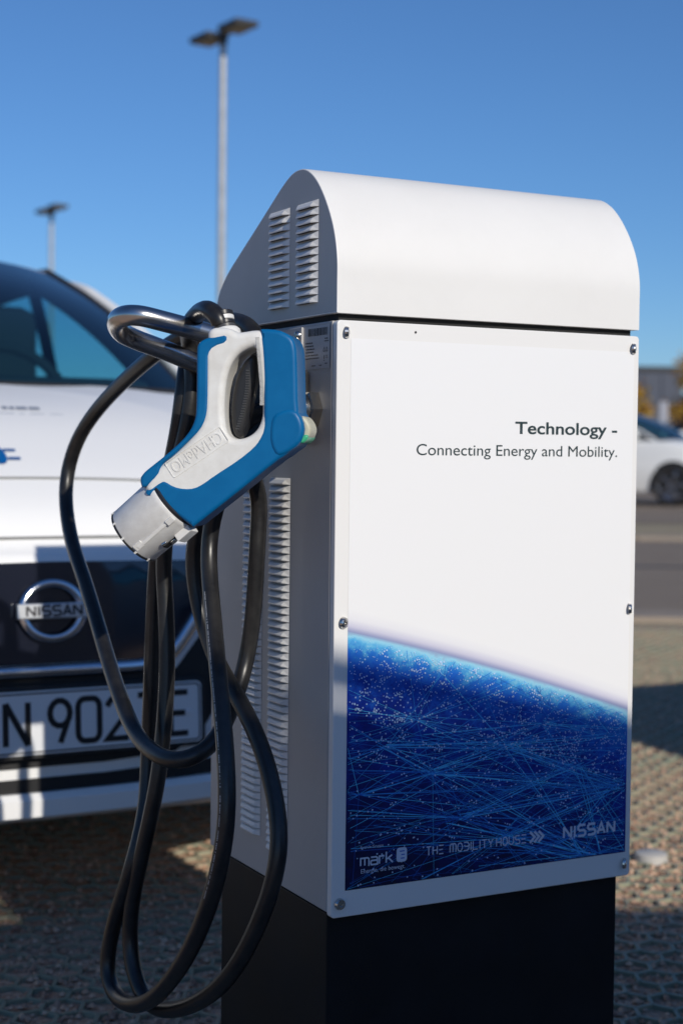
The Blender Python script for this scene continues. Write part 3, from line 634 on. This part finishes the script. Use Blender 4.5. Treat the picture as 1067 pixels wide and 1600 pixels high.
# lid: side profile (depth, height) swept across the width
prof = catmull([(0.0000, 1.0140, 0), (0.0000, 1.040, 0), (0.0004, 1.066, 0), (0.0060, 1.0900, 0), (0.0165, 1.1120, 0), (0.0320, 1.1340, 0), (0.0490, 1.1510, 0), (0.0675, 1.1617, 0), (0.0852, 1.1650, 0), (0.1040, 1.1627, 0), (0.1260, 1.1535, 0), (0.1500, 1.1405, 0), (0.190, 1.1185, 0), (0.2400, 1.0915, 0), (0.2620, 1.0790, 0), (0.2800, 1.0655, 0), (0.2930, 1.0500, 0), (0.2995, 1.0330, 0), (0.3005, 1.0140, 0)], 5)
bm = bmesh.new(); L0 = [bm.verts.new((0, p.x, p.y)) for p in prof]; L1 = [bm.verts.new((WD, p.x, p.y)) for p in prof]
for i in range(len(prof) - 1): bm.faces.new((L0[i], L0[i + 1], L1[i + 1], L1[i]))
bm.faces.new((L0[-1], L0[0], L1[0], L1[-1])); e0 = bm.faces.new(L0[::-1]); e1_ = bm.faces.new(L1)
bmesh.ops.recalc_face_normals(bm, faces=bm.faces)
bmesh.ops.bevel(bm, geom=[e for e in bm.edges if abs(e.verts[0].co.x - e.verts[1].co.x) < 1e-6], offset=.0013, segments=2, profile=.5, affect='EDGES')
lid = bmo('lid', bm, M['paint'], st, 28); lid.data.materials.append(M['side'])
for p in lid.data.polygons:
    if len(p.vertices) > 8: p.material_index = 1  # lid ends get the shade-darkened copy of the paint
# louvres: pressed scoops in undarkened paint; near-black face paints the shade of the opening
def louvre_mesh(w, h=.0078, out=.0048):
    y0, y1 = 0, w; t = .010; t2 = .004
    V = [(0, y0, h * .95), (0, y1, h * .92), (-out, y0 + t, h * .22), (-out, y1 - t2, h * .22), (0, y0, h * .05), (0, y1, h * .1), (-out * .92, y0 + t, h * .06), (-out * .92, y1 - t2, h * .06), (-.0003, y0 + .002, h * .06), (-.0003, y1 - .002, h * .06),
         (-out * .60, y0 + t * .75, h * .66), (-out * .60, y1 - t2 * .8, h * .66)]
    Fc = [(0, 1, 11, 10), (10, 11, 3, 2), (2, 3, 7, 6), (0, 10, 4), (10, 2, 4), (2, 6, 4), (1, 5, 11), (11, 5, 3), (3, 5, 7), (6, 7, 9, 8)]
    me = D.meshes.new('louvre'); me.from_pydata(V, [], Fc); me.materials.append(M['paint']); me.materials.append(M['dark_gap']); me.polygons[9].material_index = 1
    me.update(); return me
lm = louvre_mesh(.046)
def louvre(parent, y, z):
    o = D.objects.new('louvre', lm); col.objects.link(o); o.parent = parent; o.location = (-.0002, y, z)
for y0 in (.0405, .1055):
    for k in range(13): louvre(lid, y0, 1.0270 + k * .0079)
for y0, z0, n in ((.0985, .4570, 50), (.1650, .4640, 49)):
    for k in range(n): louvre(body, y0, z0 + k * .0079)
# front panel: shallow folded pan
me = outline_mesh([rrect(.0006, ZB - .001, WD, ZT - .0004, .0042)], .0047, .0012, 3); me.transform(Matrix.Translation((0, .0047, 0)) @ FRONT)
fp = link('front_panel', me, M['panel'], st); me.polygons.foreach_set('use_smooth', [True] * len(me.polygons)); me.set_sharp_from_angle(angle=R_(30))
PX0, PX1, PZ0, PZ1 = .0158, .3620, .4455, .9900
pyd('printed_film', [(PX0, -.0003, PZ0), (PX1, -.0003, PZ0), (PX1, -.0003, PZ1), (PX0, -.0003, PZ1)], [(0, 1, 2, 3)], M['planet'], fp)
def limb(x): return PCZ + math.sqrt(PR * PR - (x - PCX) ** 2)
def inside(x, z, mg=.001): return PX0 + mg < x < PX1 - mg and PZ0 + mg < z < limb(x) - .004
# network lines: fans from hubs, clipped to the print
hubs = [(.205, .575), (.115, .555), (.300, .545), (.325, .4485), (.305, .4490), (.060, .585), (.150, .5050), (.250, .595), (.355, .520), (.030, .540), (.290, .470), (.200, .478), (.340, .575), (.095, .610)]
LV = {0: ([], []), 1: ([], []), 2: ([], [])}; nl = 0
def add_line(p, q, w, k):
    global nl
    p, q = Vector((p[0], p[1])), Vector((q[0], q[1])); N = 60; seg = [p + (q - p) * (i / N) for i in range(N + 1)]; ok = [inside(s.x, s.y) for s in seg]
    i = 0; best = None
    while i <= N:
        if ok[i]:
            j = i
            while j < N and ok[j + 1]: j += 1
            if best is None or j - i > best[1] - best[0]: best = (i, j)
            i = j + 1
        else: i += 1
    if not best or best[1] - best[0] < 4: return
    a, b = seg[best[0]], seg[best[1]]; d = (b - a).normalized(); n = Vector((-d.y, d.x)) * w / 2; V, Fc = LV[k]; c = len(V); y = -.00045 - nl * 6e-7 - k * .0001; nl += 1
    V += [(a.x + n.x, y, a.y + n.y), (a.x - n.x, y, a.y - n.y), (b.x - n.x * .7, y, b.y - n.y * .7), (b.x + n.x * .7, y, b.y + n.y * .7)]; Fc.append((c, c + 1, c + 2, c + 3))
rr = random.Random(11)
for hx, hz in hubs:
    for _ in range(24):
        a = rr.choice((rr.gauss(0, .3), rr.gauss(math.pi, .3), rr.uniform(0, 6.28))); l = rr.uniform(.08, .34)
        k = rr.choices((0, 1, 2), (.22, .42, .36))[0]; add_line((hx, hz), (hx + l * math.cos(a), hz + l * math.sin(a)), rr.choice((.00035, .00045, .0007)), k)
for a, b in ((0, 2), (1, 0), (6, 2), (1, 8), (0, 8), (11, 8), (6, 8), (3, 6), (4, 1), (5, 0), (9, 1), (7, 12), (0, 12), (3, 2), (4, 0), (11, 4), (1, 5), (10, 8)):
    for k in (0, 0, 1): add_line((hubs[a][0] + rr.uniform(-.004, .004), hubs[a][1] + rr.uniform(-.004, .004)), (hubs[b][0] + rr.uniform(-.02, .02), hubs[b][1] + rr.uniform(-.006, .006)), .0006 + .0004 * rr.random(), k)
for _ in range(130):
    x, z = rr.uniform(PX0, PX1), rr.uniform(PZ0, .62); a = rr.uniform(-.7, .7); l = rr.uniform(.05, .2); add_line((x, z), (x + l * math.cos(a), z + l * math.sin(a)), .0003, rr.choice((1, 2, 2)))
for k, nm in ((2, 'line_c'), (1, 'line_b'), (0, 'line_a')): tag(pyd('network_lines', LV[k][0], LV[k][1], M[nm], fp), kind='stuff')
V, Fc = [], []
def dot(x, z, r):
    c = len(V); y = -.0010 - c * 2e-9
    for i in range(7): V.append((x + r * math.cos(i * 2 * math.pi / 7), y, z + r * math.sin(i * 2 * math.pi / 7)))
    Fc.append(tuple(range(c, c + 7)))
cl = [(rr.uniform(PX0, PX1), rr.uniform(.47, .68), rr.uniform(.012, .045)) for _ in range(44)]
for _ in range(5200):
    if rr.random() < .30:
        cx, cz, s = rr.choice(cl); x, z = rr.gauss(cx, s), rr.gauss(cz, s * .6)
    else: x, z = rr.uniform(PX0, PX1), PZ0 + (limb(.2) + .05 - PZ0) * rr.random()
    if not inside(x, z, .0025): continue
    dep = limb(x) - z
    if rr.random() > (.95 if dep < .05 else .55 if dep < .08 else .20 if dep < .13 else .125): continue
    dot(x, z, (.00038 + .00048 * min(dep / .07, 1.0)) * rr.uniform(.75, 1.15))
    if rr.random() < .12:
        for q in range(rr.randint(1, 3)):
            if inside(x + .0028 * (q + 1), z + .0006, .0025): dot(x + .0028 * (q + 1), z + .0009 * (q + 1) * rr.choice((1, -1)), .0009)
tag(pyd('light_dots', V, Fc, M['dot'], fp), kind='stuff')
# lettering
yT = -.0006
me = fit_mesh(text_mesh('Technology -', .014, offset=.00024), .1315, .0124); me.transform(front_at(.2092, yT, .9000)); link('headline_text', me, M['text_ink'], fp)
me = fit_mesh(text_mesh('Connecting Energy and Mobility.', .0125, ), .2500, .0112); me.transform(front_at(.0912, yT, .8768)); link('tagline_text', me, M['text_ink'], fp)
LX, yL = .0, -.0013
q, _ = write('mark', .0325, .4685, .0075, .0075, .0022, .0018, {'m': 1.25, 'r': .75}); stroke_obj('logo_text', q, .00165, front_at(0, yL, 0), M['logo'], fp)
me = outline_mesh([rrect(.0735, .4675, .0855, .4820, .003)], .00005, 0, 0)
me.transform(Matrix.Translation((0, yL, 0)) @ FRONT); link('logo_mark', me, M['logo'], fp)
stroke_obj('logo_text', [[(.0826, .4712), (.0782, .4712)], [(.0830, .4748), (.0788, .4748)], [(.0826, .4784), (.0770, .4784)], ], .0011, front_at(0, yL - .0002, 0), M['line_c'], fp)
me = fit_mesh(text_mesh('Enervie Gruppe', .003), .026); me.transform(front_at(.0322, yL, .4855)); link('logo_text', me, M['logo'], fp)
me = fit_mesh(text_mesh('Energie, die bewegt.', .004), .0505); me.transform(front_at(.0330, yL, .4608)); link('logo_text', me, M['logo'], fp)
q, x = write('THÊ', .1085, .4705, .0052, .0085, .0022, 0); q2, x = write('MOBILITY', .1365, .4705, .0058, .0085, .0020, 0, {'I': .2, 'M': 1.2}); q3, x = write('HOUSÊ', x + .0042, .4705, .0056, .0085, .0022, 0)
stroke_obj('logo_text', q + q2 + q3, .00115, front_at(0, yL, 0), M['logo'], fp)
stroke_obj('logo_mark', [[(x + .0055 + .0055 * k, .4810), (x + .0115 + .0055 * k, .4752), (x + .0055 + .0055 * k, .4694)] for k in range(3)], .0026, front_at(0, yL, 0), M['logo'], fp)
q, _ = write('NISSAN', .2790, .4700, .0095, .0115, .0034, 0, {'I': .25}); stroke_obj('logo_text', q, .0026, front_at(0, yL, 0), M['logo'], fp)
# panel screws
bs = bmesh.new(); lathe(bs, [(.0022, .0020), (.0024, .0036), (.0048, .0034), (.0056, .0020), (.0060, 0)], 20)
lathe(bs, [(0, .0018), (.0022, .0020)], 6); sm = D.meshes.new('screw'); bmesh.ops.recalc_face_normals(bs, faces=bs.faces); bs.to_mesh(sm); bs.free(); sm.materials.append(M['steel'])
for x, z in ((.0098, .9955), (.3600, .9935), (.0103, .7118), (.3605, .7122), (.0098, .4330), (.3600, .4330)):
    o = D.objects.new('screw', sm); col.objects.link(o); o.parent = fp; o.location = (x, -.0002, z); o.rotation_euler = (math.pi / 2, 0, random.random())
bm = bmesh.new(); lathe(bm, [(0, .0004), (.0012, .0002), (.0013, 0)], 10, front_at(.0885, -.0004, .9990)); bmo('drill_mark', bm, M['ink'], fp)
# rating label
pyd('rating_label', [(-.0006, .0132, .9612), (-.0006, .0795, .9612), (-.0006, .0795, 1.0040), (-.0006, .0132, 1.0040)], [(0, 1, 2, 3)], M['label'], st)
lab = st.children[-1]
V, Fc = [], []; rb = random.Random(4)
def bar(y0, y1, z0, z1):
    c = len(V); V.extend([(-.0009, y0, z0), (-.0009, y1, z0), (-.0009, y1, z1), (-.0009, y0, z1)]); Fc.append((c, c + 1, c + 2, c + 3))
y = .018
while y < .060:
    w_ = rb.choice((.0006, .0009, .0016)); bar(y, y + w_, .9940, 1.0015); y += w_ + rb.choice((.0006, .0008, .0012))
pyd('barcode', V, Fc, M['ink'], lab); V, Fc = [], []
for r_, (ya, yb_) in enumerate(((.050, .066), (.048, .067), (.046, .066), (.048, .065), (.038, .066), (.036, .066))):
    z = .9868 - .0031 * r_; yy = ya
    while yy < yb_: w_ = rb.uniform(.0015, .004); bar(yy, min(yy + w_, yb_), z, z + .0012); yy += w_ + .001
for z, ya, yb_ in ((.9900, .017, .024), (.9875, .016, .025), (.9655, .018, .023), (.9640, .044, .052), (.9640, .030, .036)):
    yy = ya
    while yy < yb_: w_ = rb.uniform(.001, .003); bar(yy, min(yy + w_, yb_), z, z + .001); yy += w_ + .0008
for yc in (.0245, .0190):                                        # warning triangles
    for a, b in (((yc + .002, .9780), (yc, .9822)), ((yc - .002, .9780), (yc, .9822))):
        c = len(V); V.extend([(-.0009, a[0], a[1]), (-.0009, a[0] + .0006, a[1]), (-.0009, b[0] + .0003, b[1]), (-.0009, b[0] - .0003, b[1])]); Fc.append((c, c + 1, c + 2, c + 3))
    bar(yc - .0022, yc + .0022, .9776, .9782)
bar(.0235, .0255, .9715, .9722); bar(.0240, .0250, .9700, .9745); bar(.0235, .0255, .9685, .9692)
pyd('label_print', V, Fc, M['ink'], lab)
me = text_mesh('CE', .006); fit_mesh(me, .0048); me.transform(left_at(-.0010, .0215, .9712)); link('label_print', me, M['ink'], lab)
# cable gland
bm = bmesh.new(); gm = axis_mx((0, .047, .921), (-1, 0, 0))
lathe(bm, [(.0, 0), (.0195, 0), (.0195, .0105), (.017, .0125)], 6, gm); lathe(bm, [(.0165, .0125), (.0165, .020), (.0155, .022)], 28, gm); lathe(bm, [(.017, .022), (.017, .036), (.0145, .040), (.0095, .042)], 6, gm)
bmo('cable_gland', bm, M['brass'], st, 25)
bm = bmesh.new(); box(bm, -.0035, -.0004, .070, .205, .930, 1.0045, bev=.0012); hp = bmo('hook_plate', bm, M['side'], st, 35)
for y, z in ((.0775, .9965), (.0775, .9665), (.0775, .938), (.197, .9965), (.197, .938)):
    bm = bmesh.new(); lathe(bm, [(0, .0035), (.0035, .003), (.0048, .001), (.005, 0)], 16, axis_mx((-.0035, y, z), (-1, 0, 0))); bmo('bolt', bm, M['steel'], hp, 40)
hook = catmull([(-.001, .080, .973), (-.03, .080, .979), (-.063, .080, .986), (-.109, .080, .996), (-.145, .081, 1.0035), (-.170, .0855, 1.0085), (-.1815, .099, 1.0085), (-.1815, .118, 1.0040), (-.170, .138, .9965), (-.152, .148, .9905), (-.117, .150, .980), (-.079, .150, .967), (-.031, .150, .954), (-.001, .150, .946)], 8)
bm = bmesh.new(); tube(bm, hook, .0102, 24); bmo('cable_hook', bm, M['tube'], st, 60)
bm = bmesh.new(); box(bm, -.075, -.001, .055, .068, .885, .960, bev=.003); bmo('holster_arm', bm, M['black_pl'], st, 35)

# ------------------------------------------------------------------ charging connector
P0 = (-.1107, .0020, .9177)
hL = Vector((.811, -.586, 0)).normalized(); nL = Vector((-.586, -.811, 0)).normalized()
pm = W(*P0); hW = hL.x * E1 + hL.y * E2; nW = nL.x * E1 + nL.y * E2
cn = D.objects.new('charging_connector', None); col.objects.link(cn); tag(cn, 'blue and white charging connector hanging beside the cabinet, plug pointing down left', 'charging connector')
mx = Matrix.Identity(4)
pm = EYE + K * (pm - EYE)
for i in range(3): mx[i][0] = hW[i] * K; mx[i][1] = (0, 0, 1)[i] * K; mx[i][2] = nW[i] * K; mx[i][3] = pm[i]
cn.matrix_world = mx; cn.empty_display_size = .05
# local axes: x along the picture of the grip, y up, z towards the viewer's side; millimetres below
def mm(l): return [(x / 1000, y / 1000) for x, y in l]
left_blue = [(-77.5, -76.5), (-80.5, -66), (-76.5, -60), (-71.3, -55.6), (-55.5, -43.3), (-39.8, -29.5), (-32.3, -20), (-28.3, -11), (-27.0, -3.2), (-26.6, 23.9), (-26.9, 52), (-26, 59.5), (-21.0, 63.8), (-12.8, 66.5), (3.3, 69.8), (2.9, 60.3), (-10, 56.4), (-15, 50), (-15, 42), (-15, 3), (-17, -9), (-22, -19), (-37, -33), (-48, -44), (-57, -50), (-60.5, -55), (-60.7, -62.4)]
right_blue = [(31.7, 73.1), (36.0, 73.7), (49.4, 72.8), (57.3, 69.5), (63.5, 64.6), (66.3, 56.3), (67.2, 42.2), (68.3, -1.3), (71.5, -9.4), (72.6, -20.3), (69.0, -32), (57.2, -42.6), (50.5, -46.3), (10.8, -78.5), (-28.0, -109.2), (-29.3, -110.1), (-30.3, -109.4), (-42.4, -100.6), (-59.9, -90.0), (-74.6, -78.8), (-75.5, -78.1), (-74.5, -77.3), (-59.6, -65.9), (-54.4, -66.2), (-47.0, -70.8), (-37.6, -72.7), (-28.4, -72.0), (-21.0, -68.2), (-10.0, -60.2), (12.6, -45.5), (26.0, -34.6), (31.4, -27.9), (35.6, -18.9), (36.7, -5.7), (35.7, 35.5)]
white = [(-17.1, 64), (-16.8, 70.5), (-13.5, 74), (-8, 75.3), (4, 74.4), (9.6, 70.9), (13, 70.3), (31.0, 73.3), (40, 69), (45, 35), (46, -5), (45, -24), (39, -38), (28, -47), (15, -57), (-8, -73), (-20, -82), (-35, -88), (-50, -88), (-62, -83), (-73, -79), (-76, -75), (-73, -66), (-66, -57), (-52, -46), (-38, -33.5), (-26, -20), (-21, -8.0), (-20, 3.5), (-20, 44), (-20.5, 55), (-15, 62)]
hole = [(30.0, 58.2), (20.3, 55.8), (9.6, 48.8), (2.4, 35.0), (-.6, 15.0), (-.8, -6.0), (1.6, -22.4), (8.6, -28), (19.6, -27), (29.3, -20.8), (34.6, -10), (35.4, 1.4), (33.8, 24.1)]
hs = chaikin(mm(hole), 2)
def part(name, me, m_, parent=cn, sm=40):
    me.polygons.foreach_set('use_smooth', [True] * len(me.polygons)); me.set_sharp_from_angle(angle=R_(sm)); return link(name, me, m_, parent)
shell = part('grip_shell', outline_mesh([chaikin(mm(white), 2), hs], .0255, .0060, 5), M['white_pl'])
part('side_cover', outline_mesh([chaikin(mm(left_blue), 1)], .0260, .0032, 5), M['blue'])
hb = part('hand_guard', outline_mesh([chaikin(mm(right_blue), 1)], .0260, .0040, 5), M['blue'])
part('trigger', outline_mesh([chaikin(mm([(26.5, 53), (17, 48), (10, 37), (5, 21), (2, -1.8), (5, -26), (15.5, -26.5), (21, 0.2), (26, 24.1)]), 2)], .012, .006, 4), M['black_pl'])
bm = bmesh.new()
for k in range(24):
    u = k / 23; x = (15.5 + 4.5 * math.sin(math.pi * (.25 + .75 * u)) - 6 * u) / 1000; y = (36 - 54 * u) / 1000; box(bm, x - .0016, x + .0016, y - .0006, y + .0006, .0115, .0130)
tag(bmo('trigger_teeth', bm, M['grey_pl'], cn), kind='stuff')
bm = bmesh.new()                                                     # fine ribs on the guard's inner edge
for k in range(58):
    u = k / 57; y = (66 - 62 * u) / 1000; x = (31.9 + 4.4 * min(1, u * 1.35)) / 1000; box(bm, x - .0030, x + .0004, y - .00028, y + .00028, .0205, .0262)
tag(bmo('grip_ribs', bm, M['white_pl'], cn), kind='stuff')
part('button_housing', outline_mesh([chaikin(mm([(45.5, -4.4), (57.0, 0.8), (67.1, -0.2), (73.2, -9.2), (75, -20.9), (70.6, -32.2), (60.1, -39.8), (49.3, -44.7), (42.3, -31.6), (42.5, -14.6)]), 1)], .0276, .0045, 5), M['blue'])
part('release_button', outline_mesh([chaikin(mm([(69.0, -5.5), (74.0, -6.6), (78.2, -12.1), (80.2, -18.5), (78.0, -25.5), (73.0, -29.8), (67.1, -28.1), (66.4, -17.4)]), 1)], .0190, .003, 4), M['beige'])
part('button_edge', outline_mesh([chaikin(mm([(70.0, -24.5), (77.6, -22.6), (77.4, -27.0), (73.2, -31.4), (68.0, -30.1), (67.4, -27)]), 1)], .0225, .002, 3), M['green'])
# plug: a round head, its mouth turned a little away
ax = Vector((-.767, -.642, 0)); ax = (ax * math.cos(R_(7)) + Vector((0, 0, -1)) * math.sin(R_(7))).normalized(); pb = Vector((-.0530, -.0870, 0.0)); pmx = axis_mx(pb, ax)
bm = bmesh.new(); lathe(bm, [(.0290, -.0015), (.0308, -.0004), (.0312, .0004), (.0312, .004), (.0308, .006), (.0300, .0515), (.0286, .0535), (.0262, .0540), (.0255, .040), (0, .039)], 56, pmx); pg = bmo('plug', bm, M['plug'], cn, 35)
bm = bmesh.new(); lathe(bm, [(.0285, -.0040), (.0311, -.0034), (.0313, -.0010), (.0300, -.0004)], 56, pmx); bmo('plug_seal', bm, M['black_pl'], pg, 40)
bm = bmesh.new(); lathe(bm, [(.0299, .0522), (.0302, .0526), (.0302, .0538), (.0296, .0546), (.0270, .0547)], 56, pmx); bmo('plug_rim', bm, M['black_pl'], pg, 40)
sd = Vector((0, 0, 1)); sd = (sd - ax * sd.dot(ax)).normalized(); dn = ax.cross(sd).normalized(); dn = dn if dn.y < 0 else -dn
def pmat(ang, along):
    r = (sd * math.cos(R_(ang)) + dn * math.sin(R_(ang))); b_ = ax.cross(r); q = Matrix.Identity(4); o = pb + ax * along
    for i in range(3): q[i][0] = ax[i]; q[i][1] = b_[i]; q[i][2] = r[i]; q[i][3] = o[i]
    return q
for a in range(-70, 100, 34):
    bm = bmesh.new(); box(bm, .0000, .0029, -.0010, .0010, .0292, .0306, mx=pmat(a, .0515)); bmo('rim_tooth', bm, M['plug'], pg)
bm = bmesh.new(); box(bm, 0.004, .0475, -.0016, .0016, .0295, .0318, mx=pmat(28, 0), bev=.0006); box(bm, 0.0015, .010, -.003, .003, .0295, .0332, mx=pmat(28, 0), bev=.0008); box(bm, .041, .0505, -.0035, .0035, .0290, .0313, mx=pmat(26, 0), bev=.0006); bmo('guide_rail', bm, M['plug'], pg, 30)
bm = bmesh.new(); box(bm, -.001, .0165, -.0075, .0075, .0270, .0368, mx=pmat(74, 0), bev=.0012); bmo('latch_cover', bm, M['plug'], pg, 30)
bm = bmesh.new(); box(bm, .0170, .0330, -.0045, .0045, .0285, .0306, mx=pmat(72, 0), bev=.0004); sl = bmo('latch_slot', bm, M['dark_gap'], pg)
bm = bmesh.new(); box(bm, .0190, .0250, -.0030, .0030, .0300, .0316, mx=pmat(72, 0), bev=.0005); box(bm, .0265, .0320, -.0020, .0035, .0300, .0320, mx=pmat(72, 0) @ Matrix.Rotation(.3, 4, 'Z'), bev=.0005); bmo('latch', bm, M['steel'], pg, 30)
# cable collar
bm = bmesh.new(); ca = Vector((-.0045, .0203, -.003)).normalized(); cmx = axis_mx((-.0040, .070, 0), ca)
lathe(bm, [(.0135, -.006), (.0135, .003), (.0115, .0055), (.0, .0056)], 32, cmx); bmo('collar', bm, M['white_pl'], cn, 40)
for z0, z1, m_, r_ in ((.0050, .0095, 'grey_pl', .0100), (.0095, .0135, 'black_pl', .0098), (.0135, .0180, 'plug', .0098), (.0180, .0225, 'black_pl', .0096)):
    bm = bmesh.new(); lathe(bm, [(0, z0), (r_ * .93, z0), (r_, z0 + .0006), (r_, z1 - .0006), (r_ * .93, z1), (0, z1)], 32, cmx); bmo('strain_relief_ring', bm, M[m_], cn, 40)
# raised lettering, upside down along the barrel
me = fit_mesh(text_mesh('CHAdeMO', .012, extrude=.0005), .055, .0110); ang = math.atan2(-22.2, -32.8)
tm = Matrix.Translation((-.0062, -.0205, .0256)) @ Matrix.Rotation(ang, 4, 'Z')
me.transform(tm); link('raised_lettering', me, M['white_pl'], shell)
fr = rrect(-.0040, -.0028, .0588, .0138, .002)
me = outline_mesh([fr, rrect(-.0034, -.0022, .0582, .0132, .0016)], .0005, 0, 0); me.transform(tm); link('raised_frame', me, M['white_pl'], shell)

# ------------------------------------------------------------------ cable
pts = [(-.030, .047, .921), (-.055, .048, .919), (-.070, .062, .905), (-.055, .092, .872), (-0.03, 0.111, 0.835), (-0.03, 0.114, 0.783), (-0.03, 0.122, 0.71), (-0.035, 0.131, 0.655), (-0.060, 0.110, 0.614), (-0.095, 0.082, 0.583), (-0.130, 0.095, 0.569), (-0.135, 0.180, 0.579), (-0.13, 0.260, 0.622), (-0.125, 0.328, 0.672), (-0.12, 0.396, 0.723), (-0.115, 0.468, 0.772), (-0.105, 0.520, 0.832), (-0.095, 0.505, 0.890), (-0.085, 0.43, 0.938), (-0.08, 0.304, 0.979), (-0.07, 0.244, 0.998), (-0.06, 0.204, 1.009), (-0.05, 0.155, 1.015), (-0.045, 0.105, 1.006), (-0.045, 0.080, 0.978), (-0.055, 0.070, 0.933), (-0.065, 0.097, 0.869), (-0.075, 0.122, 0.816), (-0.08, 0.124, 0.77), (-0.09, 0.088, 0.715), (-0.11, 0.026, 0.661), (-0.12, -0.015, 0.595), (-0.125, -0.029, 0.531), (-0.13, -0.009, 0.461), (-0.13, 0.056, 0.381), (-0.13, 0.151, 0.308), (-0.13, 0.243, 0.279), (-0.13, 0.286, 0.301), (-0.125, 0.276, 0.356), (-0.12, 0.238, 0.423), (-0.100, 0.248, 0.485), (-0.092, 0.262, 0.541), (-0.09, 0.260, 0.613), (-0.09, 0.255, 0.685), (-0.09, 0.246, 0.755), (-0.09, 0.225, 0.827), (-0.09, 0.187, 0.895), (-0.085, 0.180, 0.955), (-0.07, 0.202, 0.992), (-0.06, 0.196, 1.008), (-0.05, 0.167, 0.999), (-0.055, 0.135, 0.961), (-0.065, 0.130, 0.888), (-0.075, 0.151, 0.822), (-0.08, 0.166, 0.768), (-0.075, 0.159, 0.714), (-0.07, 0.126, 0.664), (-0.065, 0.076, 0.628), (-0.06, 0.033, 0.587), (-0.06, -0.001, 0.537), (-0.065, -0.016, 0.491), (-0.075, -0.002, 0.433), (-0.09, 0.038, 0.364), (-0.1, 0.112, 0.312), (-0.11, 0.190, 0.285), (-0.115, 0.233, 0.303), (-0.115, 0.254, 0.341), (-0.115, 0.245, 0.392), (-0.11, 0.220, 0.461), (-0.102, 0.206, 0.526), (-0.093, 0.211, 0.588), (-0.088, 0.216, 0.649), (-0.088, 0.223, 0.717), (-0.09, 0.224, 0.765), (-0.09, 0.199, 0.841), (-0.085, 0.173, 0.901), (-0.08, 0.170, 0.955), (-.082, .175, .990), (-.094, .150, 1.0020), (-.108, .105, 1.0085), (-.119, .058, 1.0130), (-.1245, .024, 1.0125), (-.1220, .0085, 1.005), (-.1195, .0065, .998)]
P = smooth_path(catmull(pts, 6), 6)
bm = bmesh.new(); tube(bm, P, .0087, 16)
cb_ = bmo('charging_cable', bm, M['rubber'], None, 60); cb_.location = st.location; cb_.rotation_euler = (0, 0, YAW); cb_.scale = (K, K, K)
tag(cb_, 'thick black charging cable looped over the metal hook and hanging to the ground', 'cable')

# faint print along the cable sheath
V, Fc = [], []; eyeL = Matrix.Rotation(-YAW, 3, 'Z') @ (EYE - st.location) / K; rc = random.Random(8)
i0 = min(range(len(P)), key=lambda i: (P[i] - Vector((-.088, .100, .735))).length); d = 0.0; i = i0
while i < i0 + 26 and i + 1 < len(P):
    t = (P[i + 1] - P[i]); L_ = t.length; t.normalize(); n = (eyeL - P[i]); n = (n - t * n.dot(t)).normalized(); b_ = t.cross(n); n = (n * .72 - b_ * .69).normalized() if b_.x > 0 else (n * .72 + b_ * .69).normalized(); b_ = t.cross(n)
    q = 0.0
    while q < L_ - .0014:
        w_ = rc.choice((.0006, .0009, .0012)); o = P[i] + t * q + n * .00885; c = len(V)
        if rc.random() < .8:
            V += [o - b_ * .0007, o + b_ * .0007, o + t * w_ + b_ * .0007, o + t * w_ - b_ * .0007]; Fc.append((c, c + 1, c + 2, c + 3))
        q += w_ + .0006
    i += 1
tag(pyd('cable_print', V, Fc, M['label'], cb_), kind='stuff')
